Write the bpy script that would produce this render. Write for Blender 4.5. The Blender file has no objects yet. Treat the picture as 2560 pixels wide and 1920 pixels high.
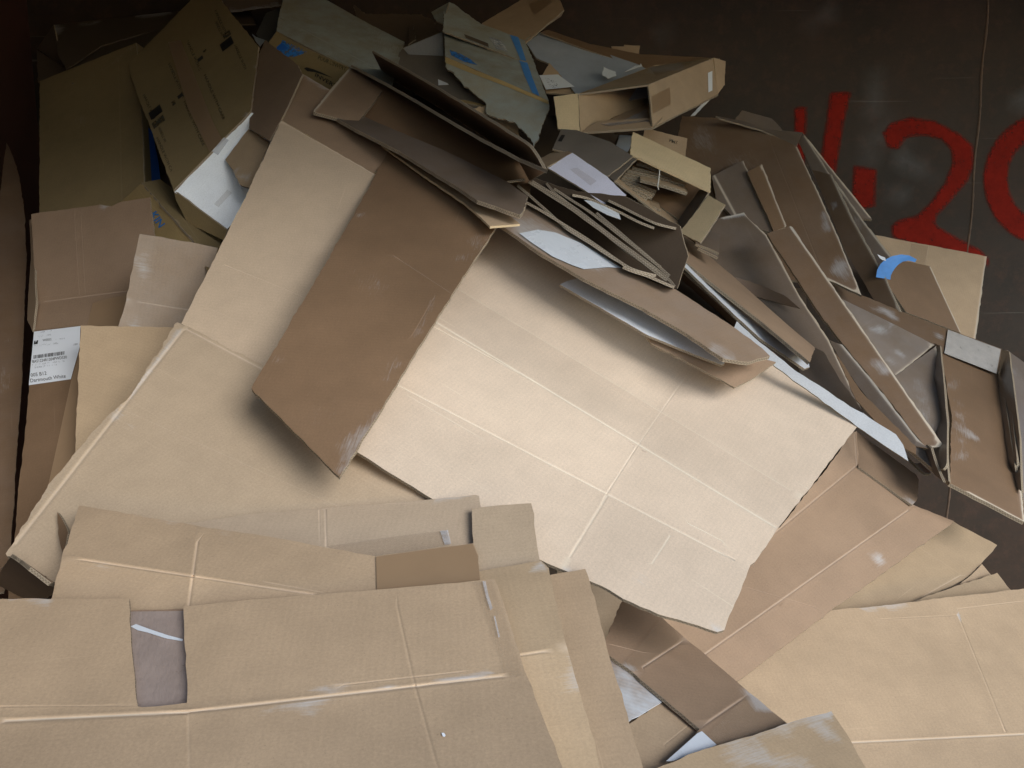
import bpy, math, random
from mathutils import Vector, noise, geometry
random.seed(7)
sc = bpy.context.scene
COL = sc.collection

# ------------------------------------------------------------------ camera
F = 2130.0
PITCH = math.radians(9.5)
CAM = Vector((0, 0, 1.7))
FWD = Vector((0, math.cos(PITCH), -math.sin(PITCH)))
UP = Vector((0, math.sin(PITCH), math.cos(PITCH)))
RIGHT = Vector((1, 0, 0))
cam = bpy.data.cameras.new('camera')
cam.sensor_width = 36
cam.lens = 36 * F / 2560
cam.clip_end = 500
co = bpy.data.objects.new('camera', cam)
COL.objects.link(co)
co.location = CAM
co.rotation_euler = (math.pi / 2 - PITCH, 0, 0)
sc.camera = co

def ray(x, y):
    return RIGHT * ((x - 1280) / F) + UP * ((960 - y) / F) + FWD
def at(x, y, d):
    return CAM + ray(x, y) * d
def proj(P):
    v = P - CAM
    d = v.dot(FWD)
    return (1280 + F * v.dot(RIGHT) / d, 960 - F * v.dot(UP) / d, d)

# the slope of the heap: distance of its mean surface from the camera
GX = [0, 1280, 2560]
GY = [0, 480, 960, 1440, 1920]
GD = [[3.12, 3.10, 3.30], [2.75, 2.66, 3.02], [2.25, 2.16, 2.62], [1.80, 1.76, 1.98], [1.50, 1.46, 1.50]]
def D(x, y):
    i = 0 if x < 1280 else 1
    tx = (x - GX[i]) / (GX[i + 1] - GX[i])
    j = min(3, max(0, int(y // 480)))
    ty = (y - GY[j]) / 480
    w = [[1 / v for v in r] for r in GD]
    a = w[j][i] * (1 - tx) + w[j][i + 1] * tx
    b = w[j + 1][i] * (1 - tx) + w[j + 1][i + 1] * tx
    return 1 / max(0.2, a * (1 - ty) + b * ty)

# ------------------------------------------------------------------ materials
def nd(nt, t, **kw):
    n = nt.nodes.new(t)
    for k, v in kw.items():
        setattr(n, k, v)
    return n
def mth(nt, op, a, b=None, c=None, clamp=False):
    n = nd(nt, 'ShaderNodeMath', operation=op, use_clamp=clamp)
    for i, v in enumerate((a, b, c)):
        if v is None:
            continue
        if isinstance(v, (int, float)):
            n.inputs[i].default_value = v
        else:
            nt.links.new(v, n.inputs[i])
    return n.outputs[0]
def mixc(nt, f, a, b):
    n = nd(nt, 'ShaderNodeMix', data_type='RGBA')
    for s, v in ((n.inputs[0], f), (n.inputs[6], a), (n.inputs[7], b)):
        if hasattr(v, 'is_output'):
            nt.links.new(v, s)
        elif isinstance(v, (int, float)):
            s.default_value = v
        else:
            s.default_value = (*v, 1)
    return n.outputs[2]
def noise_n(nt, vec, scale, detail=4, rough=.55, mapping=None):
    if mapping:
        m = nd(nt, 'ShaderNodeMapping')
        m.inputs['Scale'].default_value = mapping
        nt.links.new(vec, m.inputs[0])
        vec = m.outputs[0]
    n = nd(nt, 'ShaderNodeTexNoise')
    n.inputs['Scale'].default_value = scale
    n.inputs['Detail'].default_value = detail
    n.inputs['Roughness'].default_value = rough
    nt.links.new(vec, n.inputs['Vector'])
    return n.outputs['Fac']
def newmat(name):
    m = bpy.data.materials.new(name)
    m.use_nodes = True
    return m, m.node_tree, m.node_tree.nodes['Principled BSDF']

def cardboard(name, col, rough=.82, spec=.25, mott=.22, flute=.025, dust=0.0, dustcol=(.62, .63, .62), sheen=0.0):
    m, nt, b = newmat(name)
    L = nt.links.new
    uv = nd(nt, 'ShaderNodeTexCoord').outputs['UV']
    oi = nd(nt, 'ShaderNodeObjectInfo')
    sh = nd(nt, 'ShaderNodeVectorMath', operation='ADD')
    L(uv, sh.inputs[0])
    cx = nd(nt, 'ShaderNodeCombineXYZ')
    L(mth(nt, 'MULTIPLY', oi.outputs['Random'], 37.0), cx.inputs[0])
    L(mth(nt, 'MULTIPLY', oi.outputs['Random'], 91.0), cx.inputs[1])
    L(cx.outputs[0], sh.inputs[1])
    v = sh.outputs[0]
    n1 = noise_n(nt, v, 5, 5)
    n2 = noise_n(nt, v, 1, 3, .6, (45, 260, 1))
    n3 = noise_n(nt, v, 300, 3, .75)
    n4 = noise_n(nt, v, 22, 4, .6)
    wv = nd(nt, 'ShaderNodeTexWave', wave_type='BANDS', bands_direction='X', wave_profile='SIN')
    wv.inputs['Scale'].default_value = 34
    wv.inputs['Distortion'].default_value = .4
    wv.inputs['Detail Scale'].default_value = .3
    L(v, wv.inputs['Vector'])
    f = mth(nt, 'MULTIPLY_ADD', n1, mott * 2, 1 - mott)
    f = mth(nt, 'MULTIPLY', f, mth(nt, 'MULTIPLY_ADD', n2, .09, .955))
    f = mth(nt, 'MULTIPLY', f, mth(nt, 'MULTIPLY_ADD', n3, .50, .75))
    f = mth(nt, 'MULTIPLY', f, mth(nt, 'MULTIPLY_ADD', n4, .20, .90))
    f = mth(nt, 'MULTIPLY', f, mth(nt, 'MULTIPLY_ADD', wv.outputs['Fac'], flute, 1 - flute / 2))
    f = mth(nt, 'MULTIPLY', f, mth(nt, 'MULTIPLY_ADD', oi.outputs['Random'], .16, .92))
    vm = nd(nt, 'ShaderNodeVectorMath', operation='SCALE')
    vm.inputs[0].default_value = col
    L(f, vm.inputs['Scale'])
    c = vm.outputs[0]
    st = mth(nt, 'MULTIPLY', mth(nt, 'SUBTRACT', noise_n(nt, v, 3.1, 7, .6), .53), 7, clamp=True)
    c = mixc(nt, mth(nt, 'MULTIPLY', st, .16), c, tuple(x * .62 for x in col))
    sr = nd(nt, 'ShaderNodeMapping')
    sr.inputs['Rotation'].default_value = (0, 0, .9)
    sr.inputs['Scale'].default_value = (3.5, 190, 1)
    L(v, sr.inputs[0])
    sn0 = nd(nt, 'ShaderNodeTexNoise')
    sn0.inputs['Scale'].default_value = 1
    sn0.inputs['Detail'].default_value = 2
    L(sr.outputs[0], sn0.inputs['Vector'])
    scr = mth(nt, 'MULTIPLY', mth(nt, 'SUBTRACT', sn0.outputs['Fac'], .70), 12, clamp=True)
    c = mixc(nt, mth(nt, 'MULTIPLY', scr, .3), c, tuple(min(.85, x * 1.4 + .04) for x in col))
    # stray dark flecks in the pulp
    fl = mth(nt, 'GREATER_THAN', noise_n(nt, v, 240, 1, .5), .74)
    c = mixc(nt, mth(nt, 'MULTIPLY', fl, .35), c, tuple(x * .55 for x in col))
    if dust:
        dm = mth(nt, 'MULTIPLY', mth(nt, 'SUBTRACT', noise_n(nt, v, 9, 6, .65), .36, clamp=True), 3.2 * dust, clamp=True)
        c = mixc(nt, dm, c, dustcol)
    cr = nd(nt, 'ShaderNodeAttribute', attribute_name='crease').outputs['Fac']
    crn = mth(nt, 'MULTIPLY', cr, mth(nt, 'MULTIPLY_ADD', noise_n(nt, v, 30, 5, .7), .9, .2), clamp=True)
    c = mixc(nt, crn, c, tuple(min(.8, x * 1.2 + .10) for x in col))
    c = mixc(nt, mth(nt, 'MULTIPLY', mth(nt, 'SUBTRACT', mth(nt, 'MULTIPLY', cr, mth(nt, 'MULTIPLY_ADD', noise_n(nt, v, 18, 4, .7), .9, .55)), .95), 1.6, clamp=True), c, (.55, .47, .365))
    su = nd(nt, 'ShaderNodeAttribute', attribute_name='scuff').outputs['Fac']
    sn = mth(nt, 'MULTIPLY_ADD', noise_n(nt, v, 1, 4, .75, (22, 330, 1)), 1.25, mth(nt, 'MULTIPLY', noise_n(nt, v, 14, 6, .75), .85))
    sm = mth(nt, 'MULTIPLY', mth(nt, 'SUBTRACT', mth(nt, 'MULTIPLY_ADD', su, 1.0, sn), 1.42), 1.5, clamp=True)
    c = mixc(nt, mth(nt, 'MULTIPLY', sm, .5), c, (.58, .60, .62))
    L(c, b.inputs['Base Color'])
    r = mth(nt, 'MULTIPLY_ADD', n1, .18, rough - .09)
    L(r, b.inputs['Roughness'])
    b.inputs['Specular IOR Level'].default_value = spec
    if sheen:
        b.inputs['Coat Weight'].default_value = sheen
        b.inputs['Coat Roughness'].default_value = .22
    bp = nd(nt, 'ShaderNodeBump')
    bp.inputs['Strength'].default_value = .25
    bp.inputs['Distance'].default_value = .0012
    h = mth(nt, 'MULTIPLY_ADD', wv.outputs['Fac'], (.12 if flute else 0), mth(nt, 'MULTIPLY_ADD', n2, .6, n4))
    L(h, bp.inputs['Height'])
    L(bp.outputs[0], b.inputs['Normal'])
    return m

def edge_mat(name='corrugated_edge', per=.0065, hi=(.40, .33, .245)):
    m, nt, b = newmat(name)
    L = nt.links.new
    uv = nd(nt, 'ShaderNodeTexCoord').outputs['UV']
    s = nd(nt, 'ShaderNodeSeparateXYZ')
    L(uv, s.inputs[0])
    wob = noise_n(nt, uv, 30, 3)
    u = mth(nt, 'MULTIPLY_ADD', wob, .004, s.outputs[0])
    sn = mth(nt, 'SINE', mth(nt, 'MULTIPLY', u, 2 * math.pi / per))
    ctr = mth(nt, 'MULTIPLY_ADD', sn, .33, .5)
    dv = mth(nt, 'ABSOLUTE', mth(nt, 'SUBTRACT', s.outputs[1], ctr))
    wave = mth(nt, 'LESS_THAN', dv, .17)
    lin = mth(nt, 'GREATER_THAN', mth(nt, 'ABSOLUTE', mth(nt, 'SUBTRACT', s.outputs[1], .5)), .33)
    k = mth(nt, 'MAXIMUM', wave, lin)
    c = mixc(nt, mth(nt, 'MULTIPLY_ADD', k, .75, .2), (.085, .066, .046), hi)
    c = mixc(nt, mth(nt, 'MULTIPLY', noise_n(nt, uv, 60, 4, .7), .45), c, (.30, .23, .15))
    L(c, b.inputs['Base Color'])
    b.inputs['Roughness'].default_value = .9
    b.inputs['Specular IOR Level'].default_value = .1
    return m

def plain(name, col, rough=.6, spec=.3, var=.12, scale=12, alpha=1.0, attr=False, coat=0.0, bump=0.0):
    m, nt, b = newmat(name)
    L = nt.links.new
    uv = nd(nt, 'ShaderNodeTexCoord').outputs['UV']
    n1 = noise_n(nt, uv, scale, 6, .65)
    vm = nd(nt, 'ShaderNodeVectorMath', operation='SCALE')
    vm.inputs[0].default_value = col
    L(mth(nt, 'MULTIPLY_ADD', n1, var * 2, 1 - var), vm.inputs['Scale'])
    L(vm.outputs[0], b.inputs['Base Color'])
    L(mth(nt, 'MULTIPLY_ADD', n1, .2, rough - .1), b.inputs['Roughness'])
    b.inputs['Specular IOR Level'].default_value = spec
    b.inputs['Coat Weight'].default_value = coat
    b.inputs['Coat Roughness'].default_value = .1
    if bump:
        bp = nd(nt, 'ShaderNodeBump')
        bp.inputs['Strength'].default_value = bump
        bp.inputs['Distance'].default_value = .004
        L(noise_n(nt, uv, scale * 2.5, 4, .6, (1, 3, 1)), bp.inputs['Height'])
        L(bp.outputs[0], b.inputs['Normal'])
    if attr:
        a = nd(nt, 'ShaderNodeAttribute', attribute_name='fade').outputs['Fac']
        n2 = mth(nt, 'MULTIPLY_ADD', noise_n(nt, uv, 40, 6, .8), .5, mth(nt, 'MULTIPLY', noise_n(nt, uv, 7, 5, .7), .35))
        L(mth(nt, 'MULTIPLY', mth(nt, 'SUBTRACT', mth(nt, 'MULTIPLY_ADD', a, 1.0, n2), .84), 1.5, clamp=True), b.inputs['Alpha'])
    elif alpha < 1:
        b.inputs['Alpha'].default_value = alpha
    return m

def worn_ink(name, col, wear=.35):
    m, nt, b = newmat(name)
    L = nt.links.new
    uv = nd(nt, 'ShaderNodeTexCoord').outputs['UV']
    b.inputs['Base Color'].default_value = (*col, 1)
    b.inputs['Roughness'].default_value = .7
    n = noise_n(nt, uv, 70, 5, .7)
    L(mth(nt, 'MULTIPLY', mth(nt, 'SUBTRACT', n, wear), 5, clamp=True), b.inputs['Alpha'])
    return m

def steel():
    m, nt, b = newmat('painted_steel')
    L = nt.links.new
    uv = nd(nt, 'ShaderNodeTexCoord').outputs['UV']
    n1 = noise_n(nt, uv, 2.2, 8, .68)
    n2 = noise_n(nt, uv, 14, 7, .7)
    n3 = noise_n(nt, uv, 1, 6, .7, (3, 26, 1))
    c = mixc(nt, mth(nt, 'MULTIPLY', mth(nt, 'SUBTRACT', n1, .3), 2.2, clamp=True), (.029, .024, .018), (.064, .038, .026))
    c = mixc(nt, mth(nt, 'MULTIPLY', mth(nt, 'SUBTRACT', n2, .5), 3.5, clamp=True), c, (.082, .045, .031))
    n5 = noise_n(nt, uv, 45, 5, .75)
    c = mixc(nt, mth(nt, 'MULTIPLY', mth(nt, 'SUBTRACT', n5, .55), 4, clamp=True), c, (.028, .024, .02))
    c = mixc(nt, mth(nt, 'MULTIPLY', mth(nt, 'SUBTRACT', n3, .52), 2.0, clamp=True), c, (.030, .027, .023))
    # long pale scratches
    sc_ = nd(nt, 'ShaderNodeMapping')
    sc_.inputs['Rotation'].default_value = (0, 0, .6)
    sc_.inputs['Scale'].default_value = (1.2, 60, 1)
    L(uv, sc_.inputs[0])
    n4 = nd(nt, 'ShaderNodeTexNoise')
    n4.inputs['Scale'].default_value = 1.0
    n4.inputs['Detail'].default_value = 3
    L(sc_.outputs[0], n4.inputs['Vector'])
    scr = mth(nt, 'MULTIPLY', mth(nt, 'SUBTRACT', n4.outputs['Fac'], .68), 9, clamp=True)
    c = mixc(nt, mth(nt, 'MULTIPLY', scr, .4), c, (.22, .20, .18))
    su = nd(nt, 'ShaderNodeAttribute', attribute_name='scuff').outputs['Fac']
    c = mixc(nt, mth(nt, 'MULTIPLY', mth(nt, 'MULTIPLY', su, mth(nt, 'MULTIPLY_ADD', n5, 1.2, mth(nt, 'MULTIPLY', n3, .6))), .34, clamp=True), c, (.27, .27, .28))
    L(c, b.inputs['Base Color'])
    L(mth(nt, 'MULTIPLY_ADD', n2, .3, .42), b.inputs['Roughness'])
    b.inputs['Specular IOR Level'].default_value = .2
    bp = nd(nt, 'ShaderNodeBump')
    bp.inputs['Strength'].default_value = .3
    bp.inputs['Distance'].default_value = .004
    L(n2, bp.inputs['Height'])
    L(bp.outputs[0], b.inputs['Normal'])
    return m

M = {
    'tan': cardboard('kraft_tan', (.455, .33, .215), .85, .2),
    'tan2': cardboard('kraft_tan_grey', (.44, .322, .205), .85, .2),
    'dustbrown': cardboard('kraft_dusty_brown', (.29, .22, .16), .9, .15, dust=.25, dustcol=(.42, .38, .34)),
    'ridgetape': plain('pale_dusty_tape', (.46, .43, .40), .3, .6, var=.35, scale=30, coat=.6, bump=.35),
    'blue_letter': plain('blue_lettering', (.03, .22, .62), .6, .3),
    'greygloss': cardboard('grey_reflection_board', (.46, .47, .48), .4, .5, mott=.12, flute=0, sheen=.4),
    'streaky': cardboard('streaky_film_on_board', (.34, .25, .18), .4, .5, flute=.3, dust=1.0, dustcol=(.70, .75, .80), sheen=.4),
    'shiny': cardboard('kraft_shiny', (.25, .195, .15), .38, .5, mott=.3, sheen=.6, dust=.2, dustcol=(.40, .40, .43)),
    'pale': cardboard('kraft_palest', (.655, .53, .41), .88, .15, mott=.10),
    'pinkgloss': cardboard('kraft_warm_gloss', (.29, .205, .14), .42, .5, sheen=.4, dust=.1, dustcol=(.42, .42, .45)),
    'light': cardboard('kraft_pale', (.545, .42, .30), .88, .15, mott=.12),
    'lightdust': cardboard('kraft_pale_dusty', (.47, .36, .25), .9, .15, mott=.12),
    'pink': cardboard('kraft_warm', (.30, .205, .135), .7, .3),
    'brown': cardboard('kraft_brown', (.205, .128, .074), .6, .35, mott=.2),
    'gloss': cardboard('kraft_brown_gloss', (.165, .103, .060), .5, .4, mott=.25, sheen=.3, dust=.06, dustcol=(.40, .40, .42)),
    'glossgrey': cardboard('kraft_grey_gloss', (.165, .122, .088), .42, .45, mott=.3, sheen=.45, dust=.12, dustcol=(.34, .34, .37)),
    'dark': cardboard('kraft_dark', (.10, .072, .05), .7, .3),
    'olive': cardboard('kraft_olive', (.25, .187, .095), .75, .25, flute=.02),
    'yellow': cardboard('kraft_yellow', (.46, .335, .155), .75, .25, flute=.02),
    'buff': cardboard('kraft_buff', (.66, .515, .315), .85, .2, mott=.12),
    'dust': cardboard('dusty_board', (.31, .29, .225), .9, .15, dust=.85, dustcol=(.36, .40, .395)),
    'bluegrey': cardboard('dusty_blue_liner', (.34, .37, .42), .7, .3, dust=.6, dustcol=(.42, .47, .54)),
    'white': cardboard('white_board', (.80, .84, .88), .55, .35, mott=.05, flute=0),
    'whitegloss': cardboard('white_coated_board', (.70, .73, .77), .35, .5, mott=.10, flute=0, sheen=.4),
    'lilac': cardboard('lilac_board', (.66, .66, .78), .6, .3, mott=.05, flute=0),
    'greyboard': cardboard('grey_brown_board', (.17, .145, .12), .7, .3),
    'edge': edge_mat(),
    'edgelifted': edge_mat('lifted_corrugated_edge', .008, (.58, .49, .38)),  # edge colour lifted to offset the shade in the carton layers
    'edgecoarse': edge_mat('coarse_corrugated_edge', .016, (.34, .30, .235)),
    'tape_brown': plain('brown_tape', (.33, .22, .13), .35, .5, coat=.5),
    'tape_clear': plain('clear_tape', (.45, .34, .23), .2, .7, alpha=.16, coat=1.0, bump=.5),
    'tape_dusty': plain('dusty_tape', (.34, .27, .235), .3, .6, var=.3, scale=25, coat=.6, bump=.35),
    'film': plain('clear_film', (.72, .75, .80), .14, .9, alpha=.55, coat=1.0, bump=.9, scale=9),
    'whitefilm': plain('white_film_and_sheen', (.70, .74, .79), .28, .6, var=.12, scale=9, coat=.6, bump=.25),
    'blue_tape': plain('blue_tape', (.09, .28, .66), .55, .35, var=.25, scale=30),
    'blue_ink': worn_ink('blue_ink', (.03, .20, .62), .33),
    'blue_solid': plain('blue_print', (.02, .12, .50), .6, .3),
    'black_ink': worn_ink('black_ink', (.02, .018, .015), .36),
    'black_ink_hard': plain('dense_black_ink', (.02, .018, .018), .6, .3),
    'ghost_ink': worn_ink('faint_ink', (.05, .045, .03), .36),
    'grey_ink': worn_ink('grey_ink', (.25, .27, .31), .45),
    'paper': plain('label_paper', (.78, .81, .85), .5, .35, var=.04),
    'steel': steel(),
    'rustywall': plain('rusty_steel', (.070, .030, .020), .6, .3, var=.6, scale=4),
    'rust': plain('weld_rust', (.14, .09, .06), .7, .3, var=.5, scale=60),
    'red': plain('red_spray_paint', (.27, .018, .010), .75, .08, var=.25, scale=9, attr=True),
    'concrete': plain('concrete', (.34, .33, .31), .9, .2, var=.2, scale=3),
    'string': plain('cotton_string', (.6, .58, .52), .8, .2),
    'foam': plain('dark_foam', (.10, .10, .095), .9, .2, var=.3),
}

# ------------------------------------------------------------------ flat board with real thickness
CELL = 16
OFF = 0.0
ZB = {}
def pip(x, y, poly):
    c = False
    j = len(poly) - 1
    for i in range(len(poly)):
        xi, yi = poly[i][:2]
        xj, yj = poly[j][:2]
        if (yi > y) != (yj > y) and x < (xj - xi) * (y - yi) / (yj - yi) + xi:
            c = not c
        j = i
    return c
def segdist(px, py, ax, ay, bx, by):
    dx, dy = bx - ax, by - ay
    q = dx * dx + dy * dy
    t = max(0, min(1, ((px - ax) * dx + (py - ay) * dy) / q)) if q else 0
    return math.hypot(px - ax - t * dx, py - ay - t * dy)
def polydist(x, y, poly):
    return min(segdist(x, y, *poly[i - 1][:2], *poly[i][:2]) for i in range(len(poly)))

class Board:
    """One flat (or gently bent) piece of board: an outline on a plane in space, with thickness."""
    def __init__(s, name, poly, mat, plane=None, tilt=(0, 0), lift=0, t=.005, creases=(), folds=(), warp=.003,
                 torn=0.0011, scuffs=(), edge='edge', back=None, grid=.035, check=True, flute=None, pts3=None, label=None, bow=0, m=.010, worn=()):
        s.name, s.mat, s.t, s.creases, s.folds, s.warp, s.torn = name, mat, t, list(creases) + [(p, q, .014, 0, 2.6) for p, q in worn], folds, warp, torn
        s.scuffs, s.edge, s.back, s.grid, s.check, s.label, s.bow, s.m = scuffs, edge, back or mat, grid, check, label, bow, m
        s.kids = []
        s.sub = []
        if pts3:
            s.poly = [proj(p)[:2] for p in pts3]
            s.o = sum(pts3, Vector()) / len(pts3)
            n = Vector()
            for i in range(len(pts3)):
                n += (pts3[i - 1] - s.o).cross(pts3[i] - s.o)
            s.n = n.normalized()
            s.p3 = pts3
        else:
            s.poly = poly
            cx = sum(p[0] for p in poly) / len(poly)
            cy = sum(p[1] for p in poly) / len(poly)
            if plane:
                A, B_, C_ = [at(x, y, d if ab else D(x, y) + d + OFF) for x, y, d, ab in [(*p, False) if len(p) == 3 else p for p in plane]]
            else:
                h = 150
                d0 = D(cx, cy) - lift
                gx = (1 / D(cx + h, cy) - 1 / D(cx - h, cy)) / (2 * h)
                gy = (1 / D(cx, cy + h) - 1 / D(cx, cy - h)) / (2 * h)
                w0 = 1 / d0
                gx -= tilt[0] / 1000 * w0 * w0
                gy -= tilt[1] / 1000 * w0 * w0
                A, B_, C_ = [at(cx + dx, cy + dy, 1 / (w0 + gx * dx + gy * dy)) for dx, dy in ((0, 0), (h, 0), (0, h))]
            s.n = (B_ - A).cross(C_ - A).normalized()
            s.o = A
            s.p3 = None
        if s.n.dot(s.o - CAM) > 0:
            s.n = -s.n
        s.flute = flute
        s.seed = random.uniform(0, 100)
    def scale(s, k):
        s.o = CAM + (s.o - CAM) * k
        if s.p3:
            s.p3 = [CAM + (p - CAM) * k for p in s.p3]
        for b in s.sub:
            b.scale(k)
    def hit(s, x, y):
        r = ray(x, y)
        q = r.dot(s.n)
        if abs(q) < 1e-5:
            q = -1e-5
        return CAM + r * ((s.o - CAM).dot(s.n) / q)
    def depth(s, x, y):
        r = ray(x, y)
        q = r.dot(s.n)
        return (s.o - CAM).dot(s.n) / q if abs(q) > 1e-5 else 99
    def setup(s):
        P3 = s.p3 or [s.hit(x, y) for x, y in s.poly]
        s.P3 = P3
        best = 0
        e1 = Vector((1, 0, 0))
        if s.flute:
            e1 = s.hit(*s.flute[1]) - s.hit(*s.flute[0])
        else:
            for i in range(len(P3)):
                q = P3[i] - P3[i - 1]
                if q.length > best:
                    best, e1 = q.length, q
        e1 = (e1 - s.n * e1.dot(s.n)).normalized()
        s.e1, s.e2 = e1, s.n.cross(e1)
        s.c0 = sum(P3, Vector()) / len(P3)
        L2 = lambda p: ((p - s.c0).dot(s.e1), (p - s.c0).dot(s.e2))
        s.L2 = L2
        s.loc = [L2(p) for p in P3]
        s.cr = []
        for c in s.creases:
            s.cr.append((L2(s.hit(*c[0])), L2(s.hit(*c[1])), (c[2] if len(c) > 2 else .004) * .29, (c[3] if len(c) > 3 else .002) * .34, c[4] if len(c) > 4 else .8))
        s.fo = []
        for p, q, r, sl in s.folds:
            a, b, c = L2(s.hit(*p)), L2(s.hit(*q)), L2(s.hit(*r))
            nx, ny = -(b[1] - a[1]), b[0] - a[0]
            l = math.hypot(nx, ny)
            nx, ny = nx / l, ny / l
            if (c[0] - a[0]) * nx + (c[1] - a[1]) * ny < 0:
                nx, ny = -nx, -ny
            s.fo.append((a, (nx, ny), sl))
        s.mx = max(abs(v) for p in s.loc for v in p) or 1
    def height(s, u, v):
        h = s.warp * (noise.noise(Vector((u * 2.3, v * 2.3, s.seed))) * 1.4 + .35 * noise.noise(Vector((u * 8, v * 8, s.seed + 9))))
        h += s.bow * ((u / s.mx) ** 2)
        for a, nn, sl in s.fo:
            q = (u - a[0]) * nn[0] + (v - a[1]) * nn[1]
            e = .006
            h += sl * .5 * (q + math.sqrt(q * q + e * e))
        cr = 0
        for a, b, w, dp, st in s.cr:
            q = segdist(u, v, *a, *b)
            if q < 5 * w:
                g = math.exp(-(q / w) ** 2)
                g2 = math.exp(-((q - 2 * w) / w) ** 2)
                h += -dp * g + dp * .3 * g2
                cr = max(cr, st * g)
        return h, cr
    def scuff(s, x, y):  # pale marks: scuffs, and on the broad brown panel its painted sheen
        v = 0
        for c in s.scuffs:
            if len(c) == 4:
                q = math.hypot(x - c[0], y - c[1]) / c[2]
                k = c[3]
            else:
                q = segdist(x, y, *c[:4]) / c[4]
                k = c[5]
            v = max(v, k * math.exp(-q * q))
        return v
    def rest(s, a):
        """lean the board on what lies under it: part of the way towards the best plane through those things"""
        S = [0.0] * 6
        R = [0.0] * 3
        n = 0
        cx = sum(p[0] for p in s.poly) / len(s.poly)
        cy = sum(p[1] for p in s.poly) / len(s.poly)
        for i, j, x, y in s.samples():
            z = ZB.get((i, j)) or D(x, y)
            X, Y, W = (x - cx) / 500, (y - cy) / 500, 1 / z
            for q, v in enumerate((1, X, Y, X * X, X * Y, Y * Y)):
                S[q] += v
            R[0] += W
            R[1] += W * X
            R[2] += W * Y
            n += 1
        if n < 6:
            return
        from mathutils import Matrix
        A = Matrix(((S[0], S[1], S[2]), (S[1], S[3], S[4]), (S[2], S[4], S[5])))
        try:
            f = A.inverted() @ Vector(R)
        except Exception:
            return
        h = 100
        w0, w1, w2 = [1 / s.depth(cx + dx, cy + dy) for dx, dy in ((0, 0), (h, 0), (0, h))]
        gx = (1 - a) * (w1 - w0) / h + a * f[1] / 500
        gy = (1 - a) * (w2 - w0) / h + a * f[2] / 500
        c = min(w0, f[0])
        P = [at(cx + dx, cy + dy, 1 / (c + gx * dx + gy * dy)) for dx, dy in ((0, 0), (h, 0), (0, h))]
        s.o = P[0]
        s.n = (P[1] - P[0]).cross(P[2] - P[0]).normalized()
        if s.n.dot(s.o - CAM) > 0:
            s.n = -s.n
    def put(s, u, v, lift=0):
        """local point -> world, bent along its own sight line so the outline keeps its place on the board"""
        P = s.c0 + s.e1 * u + s.e2 * v
        h, cr = s.height(u, v)
        h += lift
        d = (P - CAM).normalized()
        q = -d.dot(s.n)
        P = P - d * (h / q) if q > .25 else P + s.n * h
        return P, cr
    def samples(s):
        xs = [p[0] for p in s.poly]
        ys = [p[1] for p in s.poly]
        x0, x1 = max(-96, min(xs)), min(2656, max(xs))
        y0, y1 = max(-96, min(ys)), min(2016, max(ys))
        for i in range(int(x0 // CELL), int(x1 // CELL) + 1):
            for j in range(int(y0 // CELL), int(y1 // CELL) + 1):
                x, y = (i + .5) * CELL, (j + .5) * CELL
                if pip(x, y, s.poly):
                    yield i, j, x, y
    def mesh(s, org):
        s.setup()
        # outline, resampled, slightly uneven
        ring = []
        n = len(s.loc)
        for i in range(n):
            a, b = s.loc[i], s.loc[(i + 1) % n]
            l = math.hypot(b[0] - a[0], b[1] - a[1])
            st = .006 if s.torn > .0015 else .014
            k = max(1, int(l / st))
            k = min(k, 160)
            for q in range(k):
                f = q / k
                x, y = a[0] + (b[0] - a[0]) * f, a[1] + (b[1] - a[1]) * f
                if l > 1e-6:
                    nx, ny = -(b[1] - a[1]) / l, (b[0] - a[0]) / l
                    j = s.torn * (noise.noise(Vector((x * 60, y * 60, s.seed))) * 2 + random.uniform(-.5, .5)) if q else 0
                    j += s.torn * 1.5 * noise.noise(Vector((x * 9, y * 9, s.seed))) if q else 0
                    x, y = x + nx * j, y + ny * j
                ring.append((x, y))
        pts = [Vector(p) for p in ring]
        nb = len(pts)
        xs = [p[0] for p in ring]
        ys = [p[1] for p in ring]
        inner = []
        g = s.grid
        while ((max(xs) - min(xs)) / g) * ((max(ys) - min(ys)) / g) > 4500:
            g *= 1.2
        i = min(xs)
        row = 0
        while i < max(xs):
            j = min(ys) + (g / 2 if row % 2 else 0)
            while j < max(ys):
                inner.append((i + random.uniform(-.2, .2) * g, j + random.uniform(-.2, .2) * g))
                j += g
            i += g
            row += 1
        lines = []
        for a, b, w, dp, st in s.cr:
            l = math.hypot(b[0] - a[0], b[1] - a[1])
            k = max(2, int(l / .03))
            nx, ny = -(b[1] - a[1]) / max(l, 1e-6), (b[0] - a[0]) / max(l, 1e-6)
            inner = [c for c in inner if segdist(*c, *a, *b) > 4.5 * w]
            for o in (-3.2, -2, -1, 0, 1, 2, 3.2):
                lines.append([(a[0] + (b[0] - a[0]) * q / k + nx * o * w, a[1] + (b[1] - a[1]) * q / k + ny * o * w) for q in range(k + 1)])
        for a, nn, sl in s.fo:
            tx, ty = -nn[1], nn[0]
            for q in range(-90, 91):
                for o in (-.012, -.004, .004, .012):
                    inner.append((a[0] + tx * q * .02 + nn[0] * o, a[1] + ty * q * .02 + nn[1] * o))
        mn = .004
        for c in inner:
            if min(xs) < c[0] < max(xs) and min(ys) < c[1] < max(ys) and pip(*c, ring) and polydist(*c, ring) > mn:
                pts.append(Vector(c))
        cons = []
        for ln in lines:
            prev = None
            for c in ln:
                if pip(*c, ring) and polydist(*c, ring) > .0012:
                    pts.append(Vector(c))
                    if prev is not None:
                        cons.append((prev, len(pts) - 1))
                    prev = len(pts) - 1
                else:
                    prev = None
        r = geometry.delaunay_2d_cdt(pts, cons, [list(range(nb))], 1, 1e-5)
        V2, faces, orig = r[0], r[2], r[3]
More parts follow.
